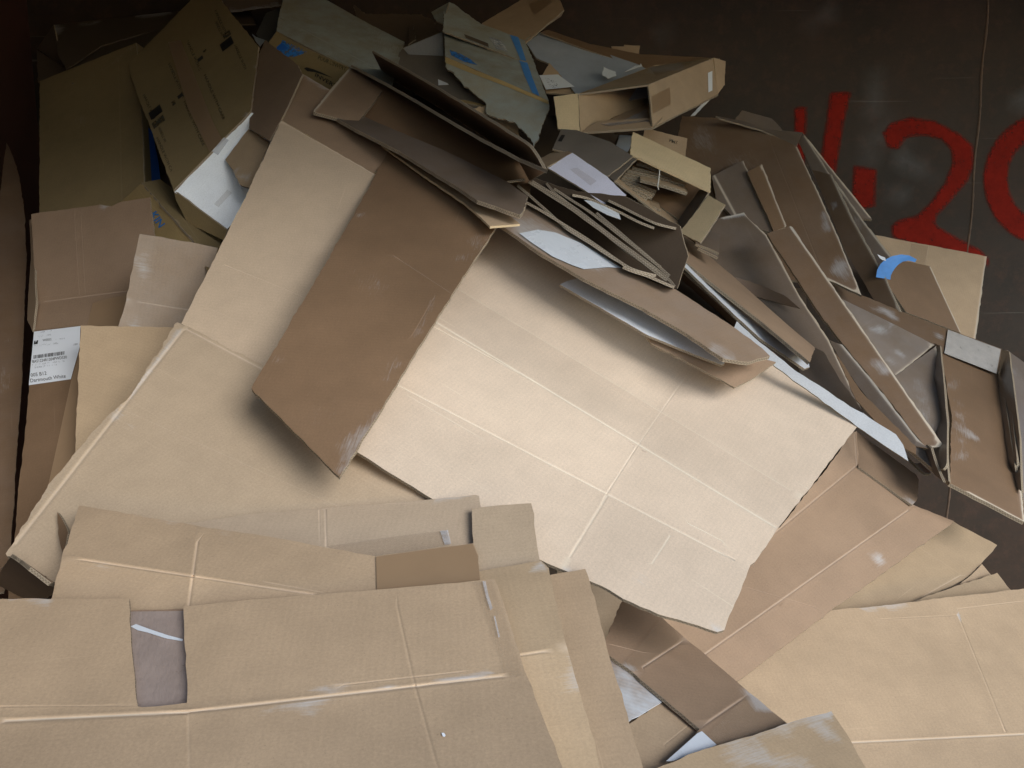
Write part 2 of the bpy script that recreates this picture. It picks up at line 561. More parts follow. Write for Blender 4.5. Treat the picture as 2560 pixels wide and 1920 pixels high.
        V, Fc, mi, uvs, crs, scs = [], [], [], [], [], []
        front = []
        back = []
        for p in V2:
            P, cr = s.put(p[0], p[1])
            front.append(P)
            back.append(P - s.n * s.t)
            x, y, _ = proj(P)
            crs.append(cr)
            scs.append(s.scuff(x, y))
        N = len(V2)
        V = front + back
        crs = crs * 2
        scs = scs * 2
        uvv = [(p[0], p[1]) for p in V2] * 2
        fuv = []
        for f in faces:
            a, b, c = [V2[i] for i in f[:3]]
            ccw = (b[0] - a[0]) * (c[1] - a[1]) - (b[1] - a[1]) * (c[0] - a[0]) > 0
            f = list(f) if ccw else list(reversed(f))
            Fc.append(f)
            mi.append(0)
            fuv.append([uvv[i] for i in f])
            bk = [i + N for i in reversed(f)]
            Fc.append(bk)
            mi.append(1)
            fuv.append([uvv[i] for i in bk])
        # rim: the boundary of the triangles
        ec = {}
        for f in faces:
            for i in range(len(f)):
                a, b = f[i], f[(i + 1) % len(f)]
                ec[(min(a, b), max(a, b))] = ec.get((min(a, b), max(a, b)), 0) + 1
        nxt = {}
        for (a, b), c in ec.items():
            if c == 1:
                nxt.setdefault(a, []).append(b)
                nxt.setdefault(b, []).append(a)
        seen = set()
        sm = len(Fc)
        for st in list(nxt):
            if st in seen:
                continue
            loop = [st]
            seen.add(st)
            cur = st
            while True:
                o = [k for k in nxt[cur] if k not in seen]
                if not o:
                    break
                cur = o[0]
                seen.add(cur)
                loop.append(cur)
            if len(loop) < 3:
                continue
            ar = sum(V2[loop[i - 1]][0] * V2[loop[i]][1] - V2[loop[i]][0] * V2[loop[i - 1]][1] for i in range(len(loop)))
            if ar < 0:
                loop.reverse()
            u = 0
            for i in range(len(loop)):
                a, b = loop[i], loop[(i + 1) % len(loop)]
                l = (front[a] - front[b]).length
                k = len(V)
                V += [front[a], back[a], back[b], front[b]]
                crs += [0] * 4
                scs += [0] * 4
                Fc.append([k, k + 1, k + 2, k + 3])
                mi.append(2)
                fuv.append([(u, 0), (u, 1), (u + l, 1), (u + l, 0)])
                u += l
        me = bpy.data.meshes.new(s.name)
        me.from_pydata([tuple(p - org) for p in V], [], Fc)
        for k in (s.mat, s.back, s.edge):
            me.materials.append(M[k])
        me.polygons.foreach_set('material_index', mi)
        me.polygons.foreach_set('use_smooth', [i < sm for i in range(len(Fc))])
        ul = me.uv_layers.new(name='UVMap')
        flat = [c for f in fuv for q in f for c in q]
        ul.data.foreach_set('uv', flat)
        me.attributes.new('crease', 'FLOAT', 'POINT').data.foreach_set('value', crs)
        me.attributes.new('scuff', 'FLOAT', 'POINT').data.foreach_set('value', scs)
        me.update()
        return me
    def bent_depth(s, x, y):
        L = s.L2(s.hit(x, y))
        hh = 0
        for a, nn, sl in s.fo:
            q = (L[0] - a[0]) * nn[0] + (L[1] - a[1]) * nn[1]
            if q > 0:
                hh += sl * q
        hh += s.bow * ((L[0] / s.mx) ** 2)
        return s.depth(x, y) - hh / max(.3, -ray(x, y).normalized().dot(s.n))
    def zwrite(s):
        for i, j, x, y in s.samples():
            d = s.bent_depth(x, y)
            if 0 < d < ZB.get((i, j), 99):
                ZB[(i, j)] = d

    # ---- things stuck on this board: (part name, builder) run after the board is placed
    def patch(s, name, poly, mat, lift=.0015, parent_name=None, label=None):
        s.kids.append(('patch', name, poly, mat, lift, label))
        return s
    def text(s, name, txt, org, base, up, mat, lift=.0012, bold=False):
        """org: pixel of baseline start on the board; base: pixel vector of one text unit; up: pixel vector of one unit up"""
        s.kids.append(('text', name, txt, org, base, up, mat, lift))
        return s
    def surf(s, x, y, lift=0):
        P, _ = s.put(*s.L2(s.hit(x, y)), lift)
        return P

def mkobj(name, me, parent=None):
    o = bpy.data.objects.new(name, me)
    COL.objects.link(o)
    if parent:
        o.parent = parent
    return o

_tc = None
def text_shapes(txt, off=0.0):
    cu = bpy.data.curves.new('t', 'FONT')
    cu.body = txt
    cu.resolution_u = 3
    cu.offset = off
    o = bpy.data.objects.new('t', cu)
    COL.objects.link(o)
    bpy.context.view_layer.update()
    dg = bpy.context.evaluated_depsgraph_get()
    me = o.evaluated_get(dg).to_mesh()
    vs = [tuple(v.co) for v in me.vertices]
    fs = [tuple(p.vertices) for p in me.polygons]
    o.evaluated_get(dg).to_mesh_clear()
    bpy.data.objects.remove(o)
    bpy.data.curves.remove(cu)
    return vs, fs

def flatmesh(name, V, Fc, mat, org, uv):
    me = bpy.data.meshes.new(name)
    me.from_pydata([tuple(p - org) for p in V], [], Fc)
    me.materials.append(M[mat])
    ul = me.uv_layers.new(name='UVMap')
    for p in me.polygons:
        for li in p.loop_indices:
            ul.data[li].uv = uv[me.loops[li].vertex_index]
        p.use_smooth = True
    me.update()
    return me

def add_kids(b, obj, org):
    for k in b.kids:
        if k[0] == 'patch':
            _, name, poly, mat, lift, label = k
            poly = list(poly)
            L = [b.L2(b.hit(x, y)) for x, y in poly]
            ring = []
            for i in range(len(L)):
                a, c = L[i], L[(i + 1) % len(L)]
                l = math.hypot(c[0] - a[0], c[1] - a[1])
                n = max(1, min(60, int(l / .012)))
                for q in range(n):
                    ring.append((a[0] + (c[0] - a[0]) * q / n, a[1] + (c[1] - a[1]) * q / n))
            pts = [Vector(p) for p in ring]
            xs = [p[0] for p in ring]
            ys = [p[1] for p in ring]
            i = min(xs)
            while i < max(xs):
                j = min(ys)
                while j < max(ys):
                    if pip(i, j, ring) and polydist(i, j, ring) > .003:
                        pts.append(Vector((i, j)))
                    j += .015
                i += .015
            r = geometry.delaunay_2d_cdt(pts, [], [list(range(len(ring)))], 1, 1e-5)
            V = [b.put(p[0], p[1], lift)[0] for p in r[0]]
            Fc = []
            for f in r[2]:
                a, c, d = [r[0][q] for q in f[:3]]
                ccw = (c[0] - a[0]) * (d[1] - a[1]) - (c[1] - a[1]) * (d[0] - a[0]) > 0
                Fc.append(list(f) if ccw else list(reversed(f)))
            me = flatmesh(name, V, Fc, mat, org, [tuple(p) for p in r[0]])
            o = mkobj(name, me, obj)
            if label:
                o['label'] = label
        else:
            _, name, txt, o0, base, up, mat, lift = k
            vs, fs = text_shapes(txt, .0 if mat == 'grey_ink' or base[0] < 14 and b.mat == 'brown' else .018)
            V, uv = [], []
            for x, y, _z in vs:
                px = o0[0] + base[0] * x + up[0] * y
                py = o0[1] + base[1] * x + up[1] * y
                V.append(b.surf(px, py, lift))
                uv.append(b.L2(b.hit(px, py)))
            Fc = []
            for f in fs:
                q = (V[f[1]] - V[f[0]]).cross(V[f[2]] - V[f[0]])
                Fc.append(f if q.dot(b.n) > 0 else tuple(reversed(f)))
            mkobj(name, flatmesh(name, V, Fc, mat, org, uv), obj)

G_SHEET = 'loose cardboard sheets in the heap'
G_BOX = 'cardboard boxes at the back of the heap'
G_FOLD = 'folded cartons in the heap'
def thing(name, label, cat, boards, group=None, m=None, free=False, fit=0):
    """Place a thing on the heap: all its boards together slide along the line of sight until clear of what lies under them."""
    k = 1.0
    if fit and len(boards) == 1 and not free and not boards[0].p3:
        boards[0].rest(fit)
    if not free:
        for b in boards:
            if not b.check:
                continue
            mm = m if m is not None else b.m
            b.setup()
            for i, j, x, y in b.samples():
                z = ZB.get((i, j))
                if z:
                    d = b.bent_depth(x, y)
                    if d > 0:
                        k = min(k, (z - mm - b.t) / d)
    if k < 1:
        for b in boards:
            b.scale(k)
    if len(boards) == 1:
        b = boards[0]
        b.setup()
        org = b.c0.copy()
        me = b.mesh(org)
        root = mkobj(name, me)
        root.location = org
        add_kids(b, root, org)
    else:
        for b in boards:
            b.setup()
        org = sum((b.c0 for b in boards), Vector()) / len(boards)
        root = mkobj(name, None)
        root.location = org
        root.empty_display_size = .1
        for b in boards:
            o = mkobj(b.name, b.mesh(org), root)
            if b.label:
                o['label'] = b.label
            add_kids(b, o, org)
    root['label'] = label
    root['category'] = cat
    if group:
        root['group'] = group
    for b in boards:
        if b.check:
            b.zwrite()
    ALLB[label] = boards
    LOG.append((name, label[:40], round(k, 3), round(boards[0].depth(*[sum(p[q] for p in boards[0].poly) / len(boards[0].poly) for q in (0, 1)]), 2)))
    root['_k'] = k
    del root['_k']
    return root
LOG = []
ALLB = {}
def on(key, pts):
    """three points a little above an earlier board: (x, y, height)"""
    b = next(v for k, v in ALLB.items() if k.startswith(key))[0]
    return [(x, y, b.depth(x, y) - h, True) for x, y, h in pts]

def sheet(label, poly, mat, **kw):
    kids = kw.pop('kids', ())
    fit = kw.pop('fit', .75)
    b = Board(kw.pop('name', 'cardboard_sheet'), poly, mat, **kw)
    for k in kids:
        b.kids.append(k)
    return thing(b.name, label, 'cardboard', [b], G_SHEET, fit=fit)
def patch(name, poly, mat, lift=.0015, label=None):
    return ('patch', name, poly, mat, lift, label)
def text(name, txt, org, base, up, mat, lift=.0012):
    return ('text', name, txt, org, base, up, mat, lift)
# ------------------------------------------------------------------ world and light
w = bpy.data.worlds.new('World')
sc.world = w
w.use_nodes = True
nt = w.node_tree
sky = nt.nodes.new('ShaderNodeTexSky')
sky.sky_type = 'NISHITA'
sky.sun_disc = False
SUN_EL, SUN_AZ = math.radians(27), math.radians(146)     # azimuth clockwise from +Y
sky.sun_elevation = SUN_EL
sky.sun_rotation = SUN_AZ
sky.air_density = 1.0
sky.dust_density = .4
sky.ozone_density = 1.0
nt.links.new(sky.outputs[0], nt.nodes['Background'].inputs[0])
nt.nodes['Background'].inputs[1].default_value = .15
sl = bpy.data.lights.new('sun', 'SUN')
sl.energy = 1.75
sl.angle = math.radians(29)
sl.color = (1, .985, .955)
so = bpy.data.objects.new('sun', sl)
COL.objects.link(so)
sd = Vector((math.sin(SUN_AZ) * math.cos(SUN_EL), math.cos(SUN_AZ) * math.cos(SUN_EL), math.sin(SUN_EL)))
so.rotation_euler = (-sd).to_track_quat('-Z', 'Y').to_euler()
so.location = (4, -6, 8)
vs = sc.view_settings
vs.view_transform = 'Standard'
vs.look = 'None'
vs.gamma = 1
vs.use_curve_mapping = False
vs.exposure = .66
sc.cycles.max_bounces = 8
sc.cycles.transparent_max_bounces = 12

# ------------------------------------------------------------------ setting
def quad_obj(name, pts, mat, parent=None, grid=0):
    me = bpy.data.meshes.new(name)
    me.from_pydata(pts, [], [list(range(len(pts)))])
    ul = me.uv_layers.new(name='UVMap')
    for li in range(len(pts)):
        p = Vector(pts[li])
        ul.data[li].uv = (p.x + p.y * .3, p.z + p.y)
    me.materials.append(M[mat])
    o = mkobj(name, me, parent)
    return o
g = quad_obj('ground', [(-60, -60, -.45), (60, -60, -.45), (60, 60, -.45), (-60, 60, -.45)], 'concrete')
g['kind'] = 'structure'

def slab(name, x0, x1, y0, y1, z0, z1, mat, parent):
    V = [(x, y, z) for z in (z0, z1) for y in (y0, y1) for x in (x0, x1)]
    Fc = [(0, 2, 3, 1), (4, 5, 7, 6), (0, 1, 5, 4), (2, 6, 7, 3), (0, 4, 6, 2), (1, 3, 7, 5)]
    me = bpy.data.meshes.new(name)
    me.from_pydata(V, [], Fc)
    ul = me.uv_layers.new(name='UVMap')
    for p in me.polygons:
        n = p.normal
        for li in p.loop_indices:
            q = me.vertices[me.loops[li].vertex_index].co
            ul.data[li].uv = (q.y, q.z) if abs(n.x) > .5 else ((q.x, q.z) if abs(n.y) > .5 else (q.x, q.y))
    me.materials.append(M[mat])
    return mkobj(name, me, parent)

WY = 3.78
WL = -2.03
cont = mkobj('waste_container', None)
cont['label'] = 'dark brown painted steel container with red spray painted number on its back wall'
cont['category'] = 'container'
slab('container_floor', WL - .05, 4.3, .1, WY + .05, -.35, -.3, 'steel', cont)
slab('side_wall', WL - .05, WL, .1, WY, -.3, 2.76, 'rustywall', cont)
ROOF_Y = .3  # roof is out of view; front edge placed to shade the back
slab('roof', WL - .05, 4.3, ROOF_Y, WY + .05, 2.76, 2.82, 'steel', cont)
slab('added_sky_blocker', WL, -.55, .04, .1, -.3, 2.76, 'steel', cont)  # added unseen panel: blocks sky light to darken the left side
# back wall as a board so that paint, seam and scuffs can sit on it
bw = Board('back_wall', None, 'steel', pts3=[Vector((WL, WY, -.3)), Vector((4.3, WY, -.3)), Vector((4.3, WY, 2.76)), Vector((WL, WY, 2.76))],
           t=.05, warp=.004, torn=0, grid=.07, edge='steel',
           scuffs=[(2200, 205, 2196, 330, 16, .9), (2215, 330, 2175, 380, 22, .6), (2235, 290, 2260, 420, 14, .7), (2255, 370, 2320, 455, 14, .6),
                   (2510, 262, 2560, 240, 9, .8), (2025, 70, 2080, 30, 9, .6), (1640, 90, 1665, 125, 7, .8), (2060, 20, 2100, -10, 8, .5), (2250, 480, 2262, 505, 12, .5)])
bw.setup()
wallo = mkobj('back_wall', bw.mesh(Vector((0, 0, 0))), cont)
# weld seam: a raised uneven bead
def bead(name, pts, r, mat, parent, surf):
    V, Fc, uv = [], [], []
    for i, (x, y) in enumerate(pts):
        c = surf(x, y, .001)
        t = (surf(*pts[min(i + 1, len(pts) - 1)]) - surf(*pts[max(0, i - 1)])).normalized()
        a = t.cross(Vector((0, 1, 0))).normalized()
        rr = r * (.7 + .5 * random.random())
        for q in range(5):
            an = math.pi * q / 4
            V.append(c + a * math.cos(an) * rr + Vector((0, -1, 0)) * math.sin(an) * rr * .6)
            uv.append((q * .01, i * .02))
        if i:
            for q in range(4):
                k = i * 5 + q
                Fc.append((k - 5, k - 4, k + 1, k))
    return mkobj(name, flatmesh(name, V, Fc, mat, Vector((0, 0, 0)), uv), parent)
seam = [(2475 - 104 * (y + 60) / 1310 + 2 * math.sin(y / 37), y) for y in range(-60, 1600, 9)]
bead('weld_seam', seam, .0052, 'rust', wallo, bw.surf)
# spray painted digits
def paint(name, poly, hole, parent, surf, step=9, soft=13):
    xs = [p[0] for p in poly]
    ys = [p[1] for p in poly]
    V, Fc, uv, al, idx = [], [], [], [], {}
    nx, ny = int((max(xs) - min(xs) + 40) / step), int((max(ys) - min(ys) + 40) / step)
    for i in range(nx + 1):
        for j in range(ny + 1):
            x, y = min(xs) - 20 + i * step, min(ys) - 20 + j * step
            d = polydist(x, y, poly) * (1 if pip(x, y, poly) else -1)
            if hole:
                d = min(d, polydist(x, y, hole) * (-1 if pip(x, y, hole) else 1))
            if d > -16:
                idx[(i, j)] = len(V)
                P = surf(x, y, .0025)
                V.append(P)
                uv.append((P.x + P.y, P.z))
                al.append(max(0, min(1, (d + soft * .4) / soft)))
    for (i, j), k in idx.items():
        q = [idx.get(c) for c in ((i, j), (i, j + 1), (i + 1, j + 1), (i + 1, j))]
        if None not in q:
            Fc.append(q)
    me = flatmesh(name, V, Fc, 'red', Vector((0, 0, 0)), uv)
    me.attributes.new('fade', 'FLOAT', 'POINT').data.foreach_set('value', al)
    return mkobj(name, me, parent)
for p in ([(1983, 268), (2020, 262), (2018, 335), (2014, 420), (1990, 420), (1984, 330)],
          [(2073, 228), (2133, 226), (2112, 315), (2093, 430), (2065, 455), (2048, 400)],
          [(2131, 410), (2195, 420), (2192, 518), (2150, 526), (2128, 490)]):
    paint('painted_stroke', p, None, wallo, bw.surf)
paint('painted_digit', [(2203, 333), (2225, 304), (2276, 289), (2341, 300), (2402, 333), (2435, 362), (2439, 409), (2424, 452), (2384, 499), (2345, 542), (2341, 560), (2400, 595), (2453, 622), (2478, 650), (2470, 676), (2450, 650), (2400, 640), (2323, 626), (2229, 596), (2225, 564), (2243, 548), (2290, 535), (2323, 506), (2359, 456), (2377, 409), (2375, 376), (2352, 351), (2312, 342), (2269, 347), (2247, 376), (2218, 372)], None, wallo, bw.surf)
ell = lambda cx, cy, rx, ry: [(cx + rx * math.cos(a * math.pi / 20), cy + ry * math.sin(a * math.pi / 20)) for a in range(40)]
paint('painted_digit', ell(2618, 449, 162, 168), ell(2618, 447, 96, 104), wallo, bw.surf, soft=11)
# the buried part of the heap, down to the container floor
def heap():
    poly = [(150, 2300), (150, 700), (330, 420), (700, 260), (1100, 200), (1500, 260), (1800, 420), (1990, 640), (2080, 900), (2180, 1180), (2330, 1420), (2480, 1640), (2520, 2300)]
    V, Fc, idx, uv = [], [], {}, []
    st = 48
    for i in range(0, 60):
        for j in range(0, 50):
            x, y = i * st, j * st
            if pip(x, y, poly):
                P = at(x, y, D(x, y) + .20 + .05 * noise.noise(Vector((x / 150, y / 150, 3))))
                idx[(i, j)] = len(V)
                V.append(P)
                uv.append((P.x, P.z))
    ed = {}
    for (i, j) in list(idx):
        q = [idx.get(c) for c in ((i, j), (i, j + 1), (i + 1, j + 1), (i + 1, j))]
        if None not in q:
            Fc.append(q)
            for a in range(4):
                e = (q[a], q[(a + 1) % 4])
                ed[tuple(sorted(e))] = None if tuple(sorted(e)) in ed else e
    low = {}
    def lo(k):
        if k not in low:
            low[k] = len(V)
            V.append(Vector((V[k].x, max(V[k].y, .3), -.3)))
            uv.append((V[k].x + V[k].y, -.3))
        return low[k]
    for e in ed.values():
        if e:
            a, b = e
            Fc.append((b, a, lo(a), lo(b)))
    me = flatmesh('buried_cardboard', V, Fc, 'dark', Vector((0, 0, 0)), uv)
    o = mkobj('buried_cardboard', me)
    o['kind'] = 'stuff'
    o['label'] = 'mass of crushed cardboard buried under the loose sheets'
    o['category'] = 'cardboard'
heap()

# ------------------------------------------------------------------ things standing at the back, far to near
B = Board
# folded dark carton in the top left corner
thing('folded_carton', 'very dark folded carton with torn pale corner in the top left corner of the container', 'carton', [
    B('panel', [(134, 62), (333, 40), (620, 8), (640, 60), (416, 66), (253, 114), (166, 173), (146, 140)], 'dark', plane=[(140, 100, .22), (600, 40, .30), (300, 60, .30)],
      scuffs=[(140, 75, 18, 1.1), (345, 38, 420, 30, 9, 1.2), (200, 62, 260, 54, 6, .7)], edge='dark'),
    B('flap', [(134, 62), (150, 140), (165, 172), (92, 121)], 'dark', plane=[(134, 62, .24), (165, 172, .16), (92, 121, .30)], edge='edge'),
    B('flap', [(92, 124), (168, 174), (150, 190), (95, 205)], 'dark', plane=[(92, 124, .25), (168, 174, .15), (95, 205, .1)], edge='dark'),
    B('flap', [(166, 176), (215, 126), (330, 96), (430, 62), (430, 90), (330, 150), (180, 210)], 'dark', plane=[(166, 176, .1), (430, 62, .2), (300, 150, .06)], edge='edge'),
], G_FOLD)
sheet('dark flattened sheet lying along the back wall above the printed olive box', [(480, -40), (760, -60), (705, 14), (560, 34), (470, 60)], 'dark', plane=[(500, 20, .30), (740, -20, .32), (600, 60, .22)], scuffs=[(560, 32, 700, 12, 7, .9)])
# olive box, blank face
thing('cardboard_box', 'large plain olive brown box standing in the corner left of the printed box', 'cardboard box', [
    B('front_panel', [(99, 203), (340, 107), (352, 253), (360, 448), (363, 560), (98, 640)], 'olive', plane=[(99, 203, .16), (340, 107, .04), (98, 600, -.02)], t=.006, warp=.004,
      creases=[((296, 150), (308, 600), .006, .001, .25)], scuffs=[(200, 300, 30, .45), (225, 200, 340, 112, 10, .4)]),
    B('side_panel', [(340, 107), (364, 124), (372, 310), (386, 450), (400, 560), (363, 560), (360, 448), (352, 253)], 'olive', plane=[(340, 107, .04), (352, 350, -.03), (400, 500, .22)],
      ).patch('printed_patch', [(371, 318), (381, 330), (396, 400), (402, 456), (377, 452)], 'blue_solid'),
], G_BOX)
# box with the letters KIN
kb = B('front_panel', [(354, 457), (285, 520), (360, 660), (520, 680), (484, 602)], 'yellow', plane=[(354, 457, -.10), (484, 602, -.16), (300, 530, .05)], warp=.002)  # lit face yellow, shaded top olive: light on one box set by colour
kb.text('printed_text', 'KIN', (374, 536), (14.5, 21), (22, -15), 'blue_letter')
thing('cardboard_box', 'yellowish box corner with blue letters, rising between the brown sheets on the left', 'cardboard box', [
    kb,
    B('top_panel', [(354, 457), (401, 448), (428, 468), (575, 580), (560, 660), (520, 680), (484, 602)], 'olive', plane=[(354, 457, -.10), (484, 602, -.16), (428, 468, .05)], warp=.002,
      creases=[((392, 455), (496, 600), .004, .001, .4)]),
], G_BOX)
# olive box with printed handling marks and torn white end
pb = B('top_panel', [(480, -60), (477, 0), (322, 159), (327, 192), (434, 475), (485, 423), (626, 278), (647, 116), (557, 7), (530, -60)], 'olive',
       plane=[(434, 474, -.10), (626, 278, -.07), (322, 159, .40)], t=.006, warp=.004, scuffs=[(600, 290, 640, 280, 6, .9), (620, 110, 650, 190, 5, .7), (440, 180, 540, 330, 14, .35)])
pb.patch('packing_tape', [(420, 105), (452, 100), (530, 300), (555, 348), (524, 380), (470, 270)], 'tape_brown')
ba, up_ = (11.5, 26.5), (17, -12.5)
def icon(x, y, w_, h_, hard=True):
    ux, uy, vx, vy = .40, .92, .78, -.62
    q = [(x, y), (x + ux * h_, y + uy * h_), (x + ux * h_ + vx * w_, y + uy * h_ + vy * w_), (x + vx * w_, y + vy * w_)]
    pb.patch('printed_mark', q, 'black_ink_hard' if hard else 'ghost_ink')
icon(549, 112, 36, 19)
icon(556, 88, 22, 12, False)
icon(371, 283, 36, 19)
icon(379, 309, 36, 15, False)
icon(493, 148, 16, 8)
icon(507, 128, 10, 5, False)
icon(443, 241, 16, 8)
icon(428, 256, 10, 10, False)
for x, y, l in ((536, 27, 3.2), (537, 54, 2.4), (466, 104, 3.4), (585, 114, 3.2), (509, 188, 4.2), (420, 160, 3.6), (357, 238, 3.2), (458, 254, 4.2), (395, 320, 2.4), (390, 345, 3.6)):
    pb.text('printed_text', 'HANDLE WITH CARE'[:int(l * 4)], (x, y), (ba[0] * l * .105, ba[1] * l * .105), (8, -6), 'ghost_ink')
for x, y in ((560, 112), (382, 284)):
    pb.text('printed_mark', 'G', (x + 5, y + 10), (6, 13), (11, -8), 'olive', .0022)
thing('cardboard_box', 'tilted olive box with black handling marks and a torn white lined end', 'cardboard box', [
    pb,
    B('end_panel', [(436, 480), (487, 427), (626, 281), (690, 300), (700, 420), (620, 520), (567, 573)], 'white', plane=[(434, 474, -.10), (626, 278, -.07), (600, 560, .06)], t=.006, warp=.001, scuffs=(),
      creases=[((530, 545), (640, 440), .003, .001, .0)]).patch('tape_strip', [(535, 510), (568, 474), (580, 482), (546, 518)], 'tape_clear').patch('plastic_scrap', [(530, 378), (560, 343), (572, 350), (545, 388)], 'film', .006),
    B('side_panel', [(434, 476), (567, 575), (560, 600), (470, 560), (440, 500)], 'olive', plane=[(434, 476, -.10), (567, 575, -.03), (470, 600, .10)], check=False),
], G_BOX)
# grey foam piece
sheet('small dark grey foam board leaning between the two logo printed boxes', [(640, 85), (665, 33), (702, 18), (697, 70), (672, 103), (655, 99)], 'foam', name='foam_board', plane=[(640, 85, .18), (702, 18, .22), (672, 103, .12)], t=.02, edge='foam')
sheet('thin pale blue scrap of plastic beside the foam board', [(630, 84), (640, 92), (663, 100), (650, 116), (640, 104)], 'bluegrey', name='plastic_scrap', plane=[(630, 84, .05), (663, 100, .05), (650, 116, .02)], t=.002)
# dark sheet at centre back
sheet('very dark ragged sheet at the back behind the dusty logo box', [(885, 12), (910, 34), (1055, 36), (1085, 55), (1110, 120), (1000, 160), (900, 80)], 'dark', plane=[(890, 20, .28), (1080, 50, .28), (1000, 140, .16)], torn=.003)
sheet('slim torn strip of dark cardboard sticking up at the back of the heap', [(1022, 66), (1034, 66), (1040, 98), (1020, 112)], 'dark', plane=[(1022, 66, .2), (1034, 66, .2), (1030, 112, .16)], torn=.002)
# dusty box with blue logo and swoosh
fp = B('front_panel', [(692, 78), (674, 103), (640, 150), (760, 330), (980, 330), (925, 190)], 'olive', plane=[(692, 78, .02), (925, 192, -.03), (780, 300, .02)], warp=.001)
d1, u1 = (56 / 4.0, 28 / 4.0), (-7, 14)
fp.patch('printed_logo', [(691, 118), (710, 102), (724, 116), (744, 128), (767, 129), (758, 134), (735, 142), (717, 142), (700, 129)], 'blue_ink', .001)
fp.patch('printed_logo', [(692, 118), (706, 105), (720, 120), (716, 124), (692, 126)], 'blue_solid', .0014)
fp.text('printed_text', 'DAIKIN', (702, 107), (15.5, 7.2), (5, -11), 'blue_ink', .0018)
fp.text('printed_text', 'POUR L\'INVERT', (794, 147), (10.0, 4.4), (4.5, -13), 'ghost_ink')
fp.patch('printed_mark', [(760, 171), (766, 168), (784, 173), (806, 182), (832, 195), (808, 187), (786, 180), (776, 179), (768, 178)], 'black_ink_hard')
fp.text('printed_text', 'INVERTER', (786, 190), (16.5, 9.5), (4, -12.5), 'black_ink_hard')
thing('cardboard_box', 'long dusty grey topped box with blue logo and black swoosh on its olive side', 'cardboard box', [
    B('top_panel', [(705, 7), (696, 47), (692, 78), (800, 133), (925, 192), (980, 215), (1012, 105), (925, 61), (817, 0), (790, -20), (708, -10)], 'dust', plane=[(692, 78, .02), (925, 192, -.03), (817, 0, .30)], t=.006,
      creases=[((699, 45), (985, 195), .006, .003, -.4), ((715, 20), (950, 130), .003, .001, .0)], scuffs=[(700, 70, 900, 170, 25, .35), (930, 75, 990, 130, 30, .5)]),
    fp], G_BOX)
# box at centre right back, tan
thing('cardboard_box', 'closed tan box with taped top standing against the back wall behind the white lined box', 'cardboard box', [
    B('front_panel', [(1205, 58), (1319, -10), (1392, -20), (1410, 25), (1345, 80), (1310, 110), (1220, 110)], 'tan', plane=[(1211, 55, .12), (1400, 0, .10), (1312, 105, .02)], t=.006).patch('packing_tape', [(1322, 10), (1372, -8), (1381, 6), (1335, 38)], 'tape_brown'),
    B('side_panel', [(1410, 25), (1345, 80), (1312, 102), (1402, 40)], 'tan', plane=[(1410, 25, .10), (1312, 105, .03), (1404, 45, .26)]),
], G_BOX)
# white lined open box
wl = B('inner_panel', [(1316, 108), (1352, 81), (1450, 112), (1590, 159), (1601, 163), (1700, 230), (1520, 260), (1440, 235), (1402, 188), (1373, 159), (1341, 145)], 'bluegrey', plane=[(1316, 108, .06), (1590, 159, .04), (1440, 230, -.06)], warp=.006,
       scuffs=[(1340, 110, 1400, 130, 30, .6)])
wl.patch('shipping_label', [(1348, 188), (1395, 186), (1437, 217), (1365, 224)], 'paper', .004)
for i in range(4):
    wl.text('printed_text', ('TO 4152', 'QTY 12', '30 KG', 'LOT 7')[i], (1361 + i * 4, 198 + i * 6), (8.5, 3.5), (2, -8), 'grey_ink', .0056)
thing('cardboard_box', 'open box with a blue grey lining at the back behind the upended open box', 'cardboard box', [
    B('rear_panel', [(1352, 81), (1370, 75), (1475, 110), (1600, 135), (1800, 146), (1760, 175), (1600, 170), (1450, 118)], 'brown', plane=[(1352, 81, .07), (1600, 165, .05), (1600, 130, .10)], warp=.002),
    wl,
    B('flap', [(1373, 157), (1405, 190), (1440, 222), (1444, 236), (1366, 232), (1352, 195)], 'tan', plane=[(1373, 157, 0), (1440, 222, -.04), (1366, 225, -.03)], check=False),
], G_BOX)
sheet('tiny tan cardboard tab poking above the rim of the white lined box', [(1528, 116), (1562, 116), (1560, 112), (1600, 114), (1598, 134), (1540, 128)], 'tan', plane=[(1528, 116, .10), (1600, 114, .10), (1598, 134, .09)])
sheet('torn white paper scrap lying on the blue grey lining', [(1508, 166), (1540, 180), (1541, 190), (1520, 197), (1515, 192), (1505, 188)], 'white', name='paper_scrap', plane=[(1508, 166, -.06), (1541, 190, -.08), (1505, 188, -.08)], t=.001, torn=.002)
sheet('narrow torn white paper strip beside the open box rim', [(1561, 180), (1588, 164), (1600, 163), (1602, 158), (1606, 166)], 'white', name='paper_strip', plane=[(1561, 180, -.03), (1600, 158, -.03), (1606, 166, -.04)], t=.001)
# dark bin with film behind the torn box
thing('cardboard_box', 'shadowy open box with clinging clear plastic film left of the torn dusty box', 'cardboard box', [
    B('inner_panel', [(990, 150), (1005, 122), (1106, 78), (1125, 70), (1180, 220), (1240, 290), (1140, 290), (1020, 200)], 'greyboard', plane=[(1005, 120, .06), (1106, 78, .08), (1150, 260, -.04)]).patch('shipping_label', [(1095, 198), (1119, 208), (1122, 212), (1096, 213)], 'paper').patch('plastic_film', [(1008, 120), (1106, 80), (1108, 140), (1060, 138), (1020, 136)], 'film', .01),
    B('flap', [(1128, 249), (1180, 250), (1225, 268), (1140, 254)], 'yellow', plane=[(1128, 249, -.05), (1225, 268, -.06), (1180, 250, -.03)]),
], G_BOX)
sheet('narrow torn cardboard scrap just below the torn dusty box', [(1170, 276), (1215, 262), (1262, 275), (1296, 320), (1297, 346), (1230, 300)], 'tan2', plane=[(1170, 276, -.06), (1215, 262, -.06), (1297, 346, -.08)], torn=.002)
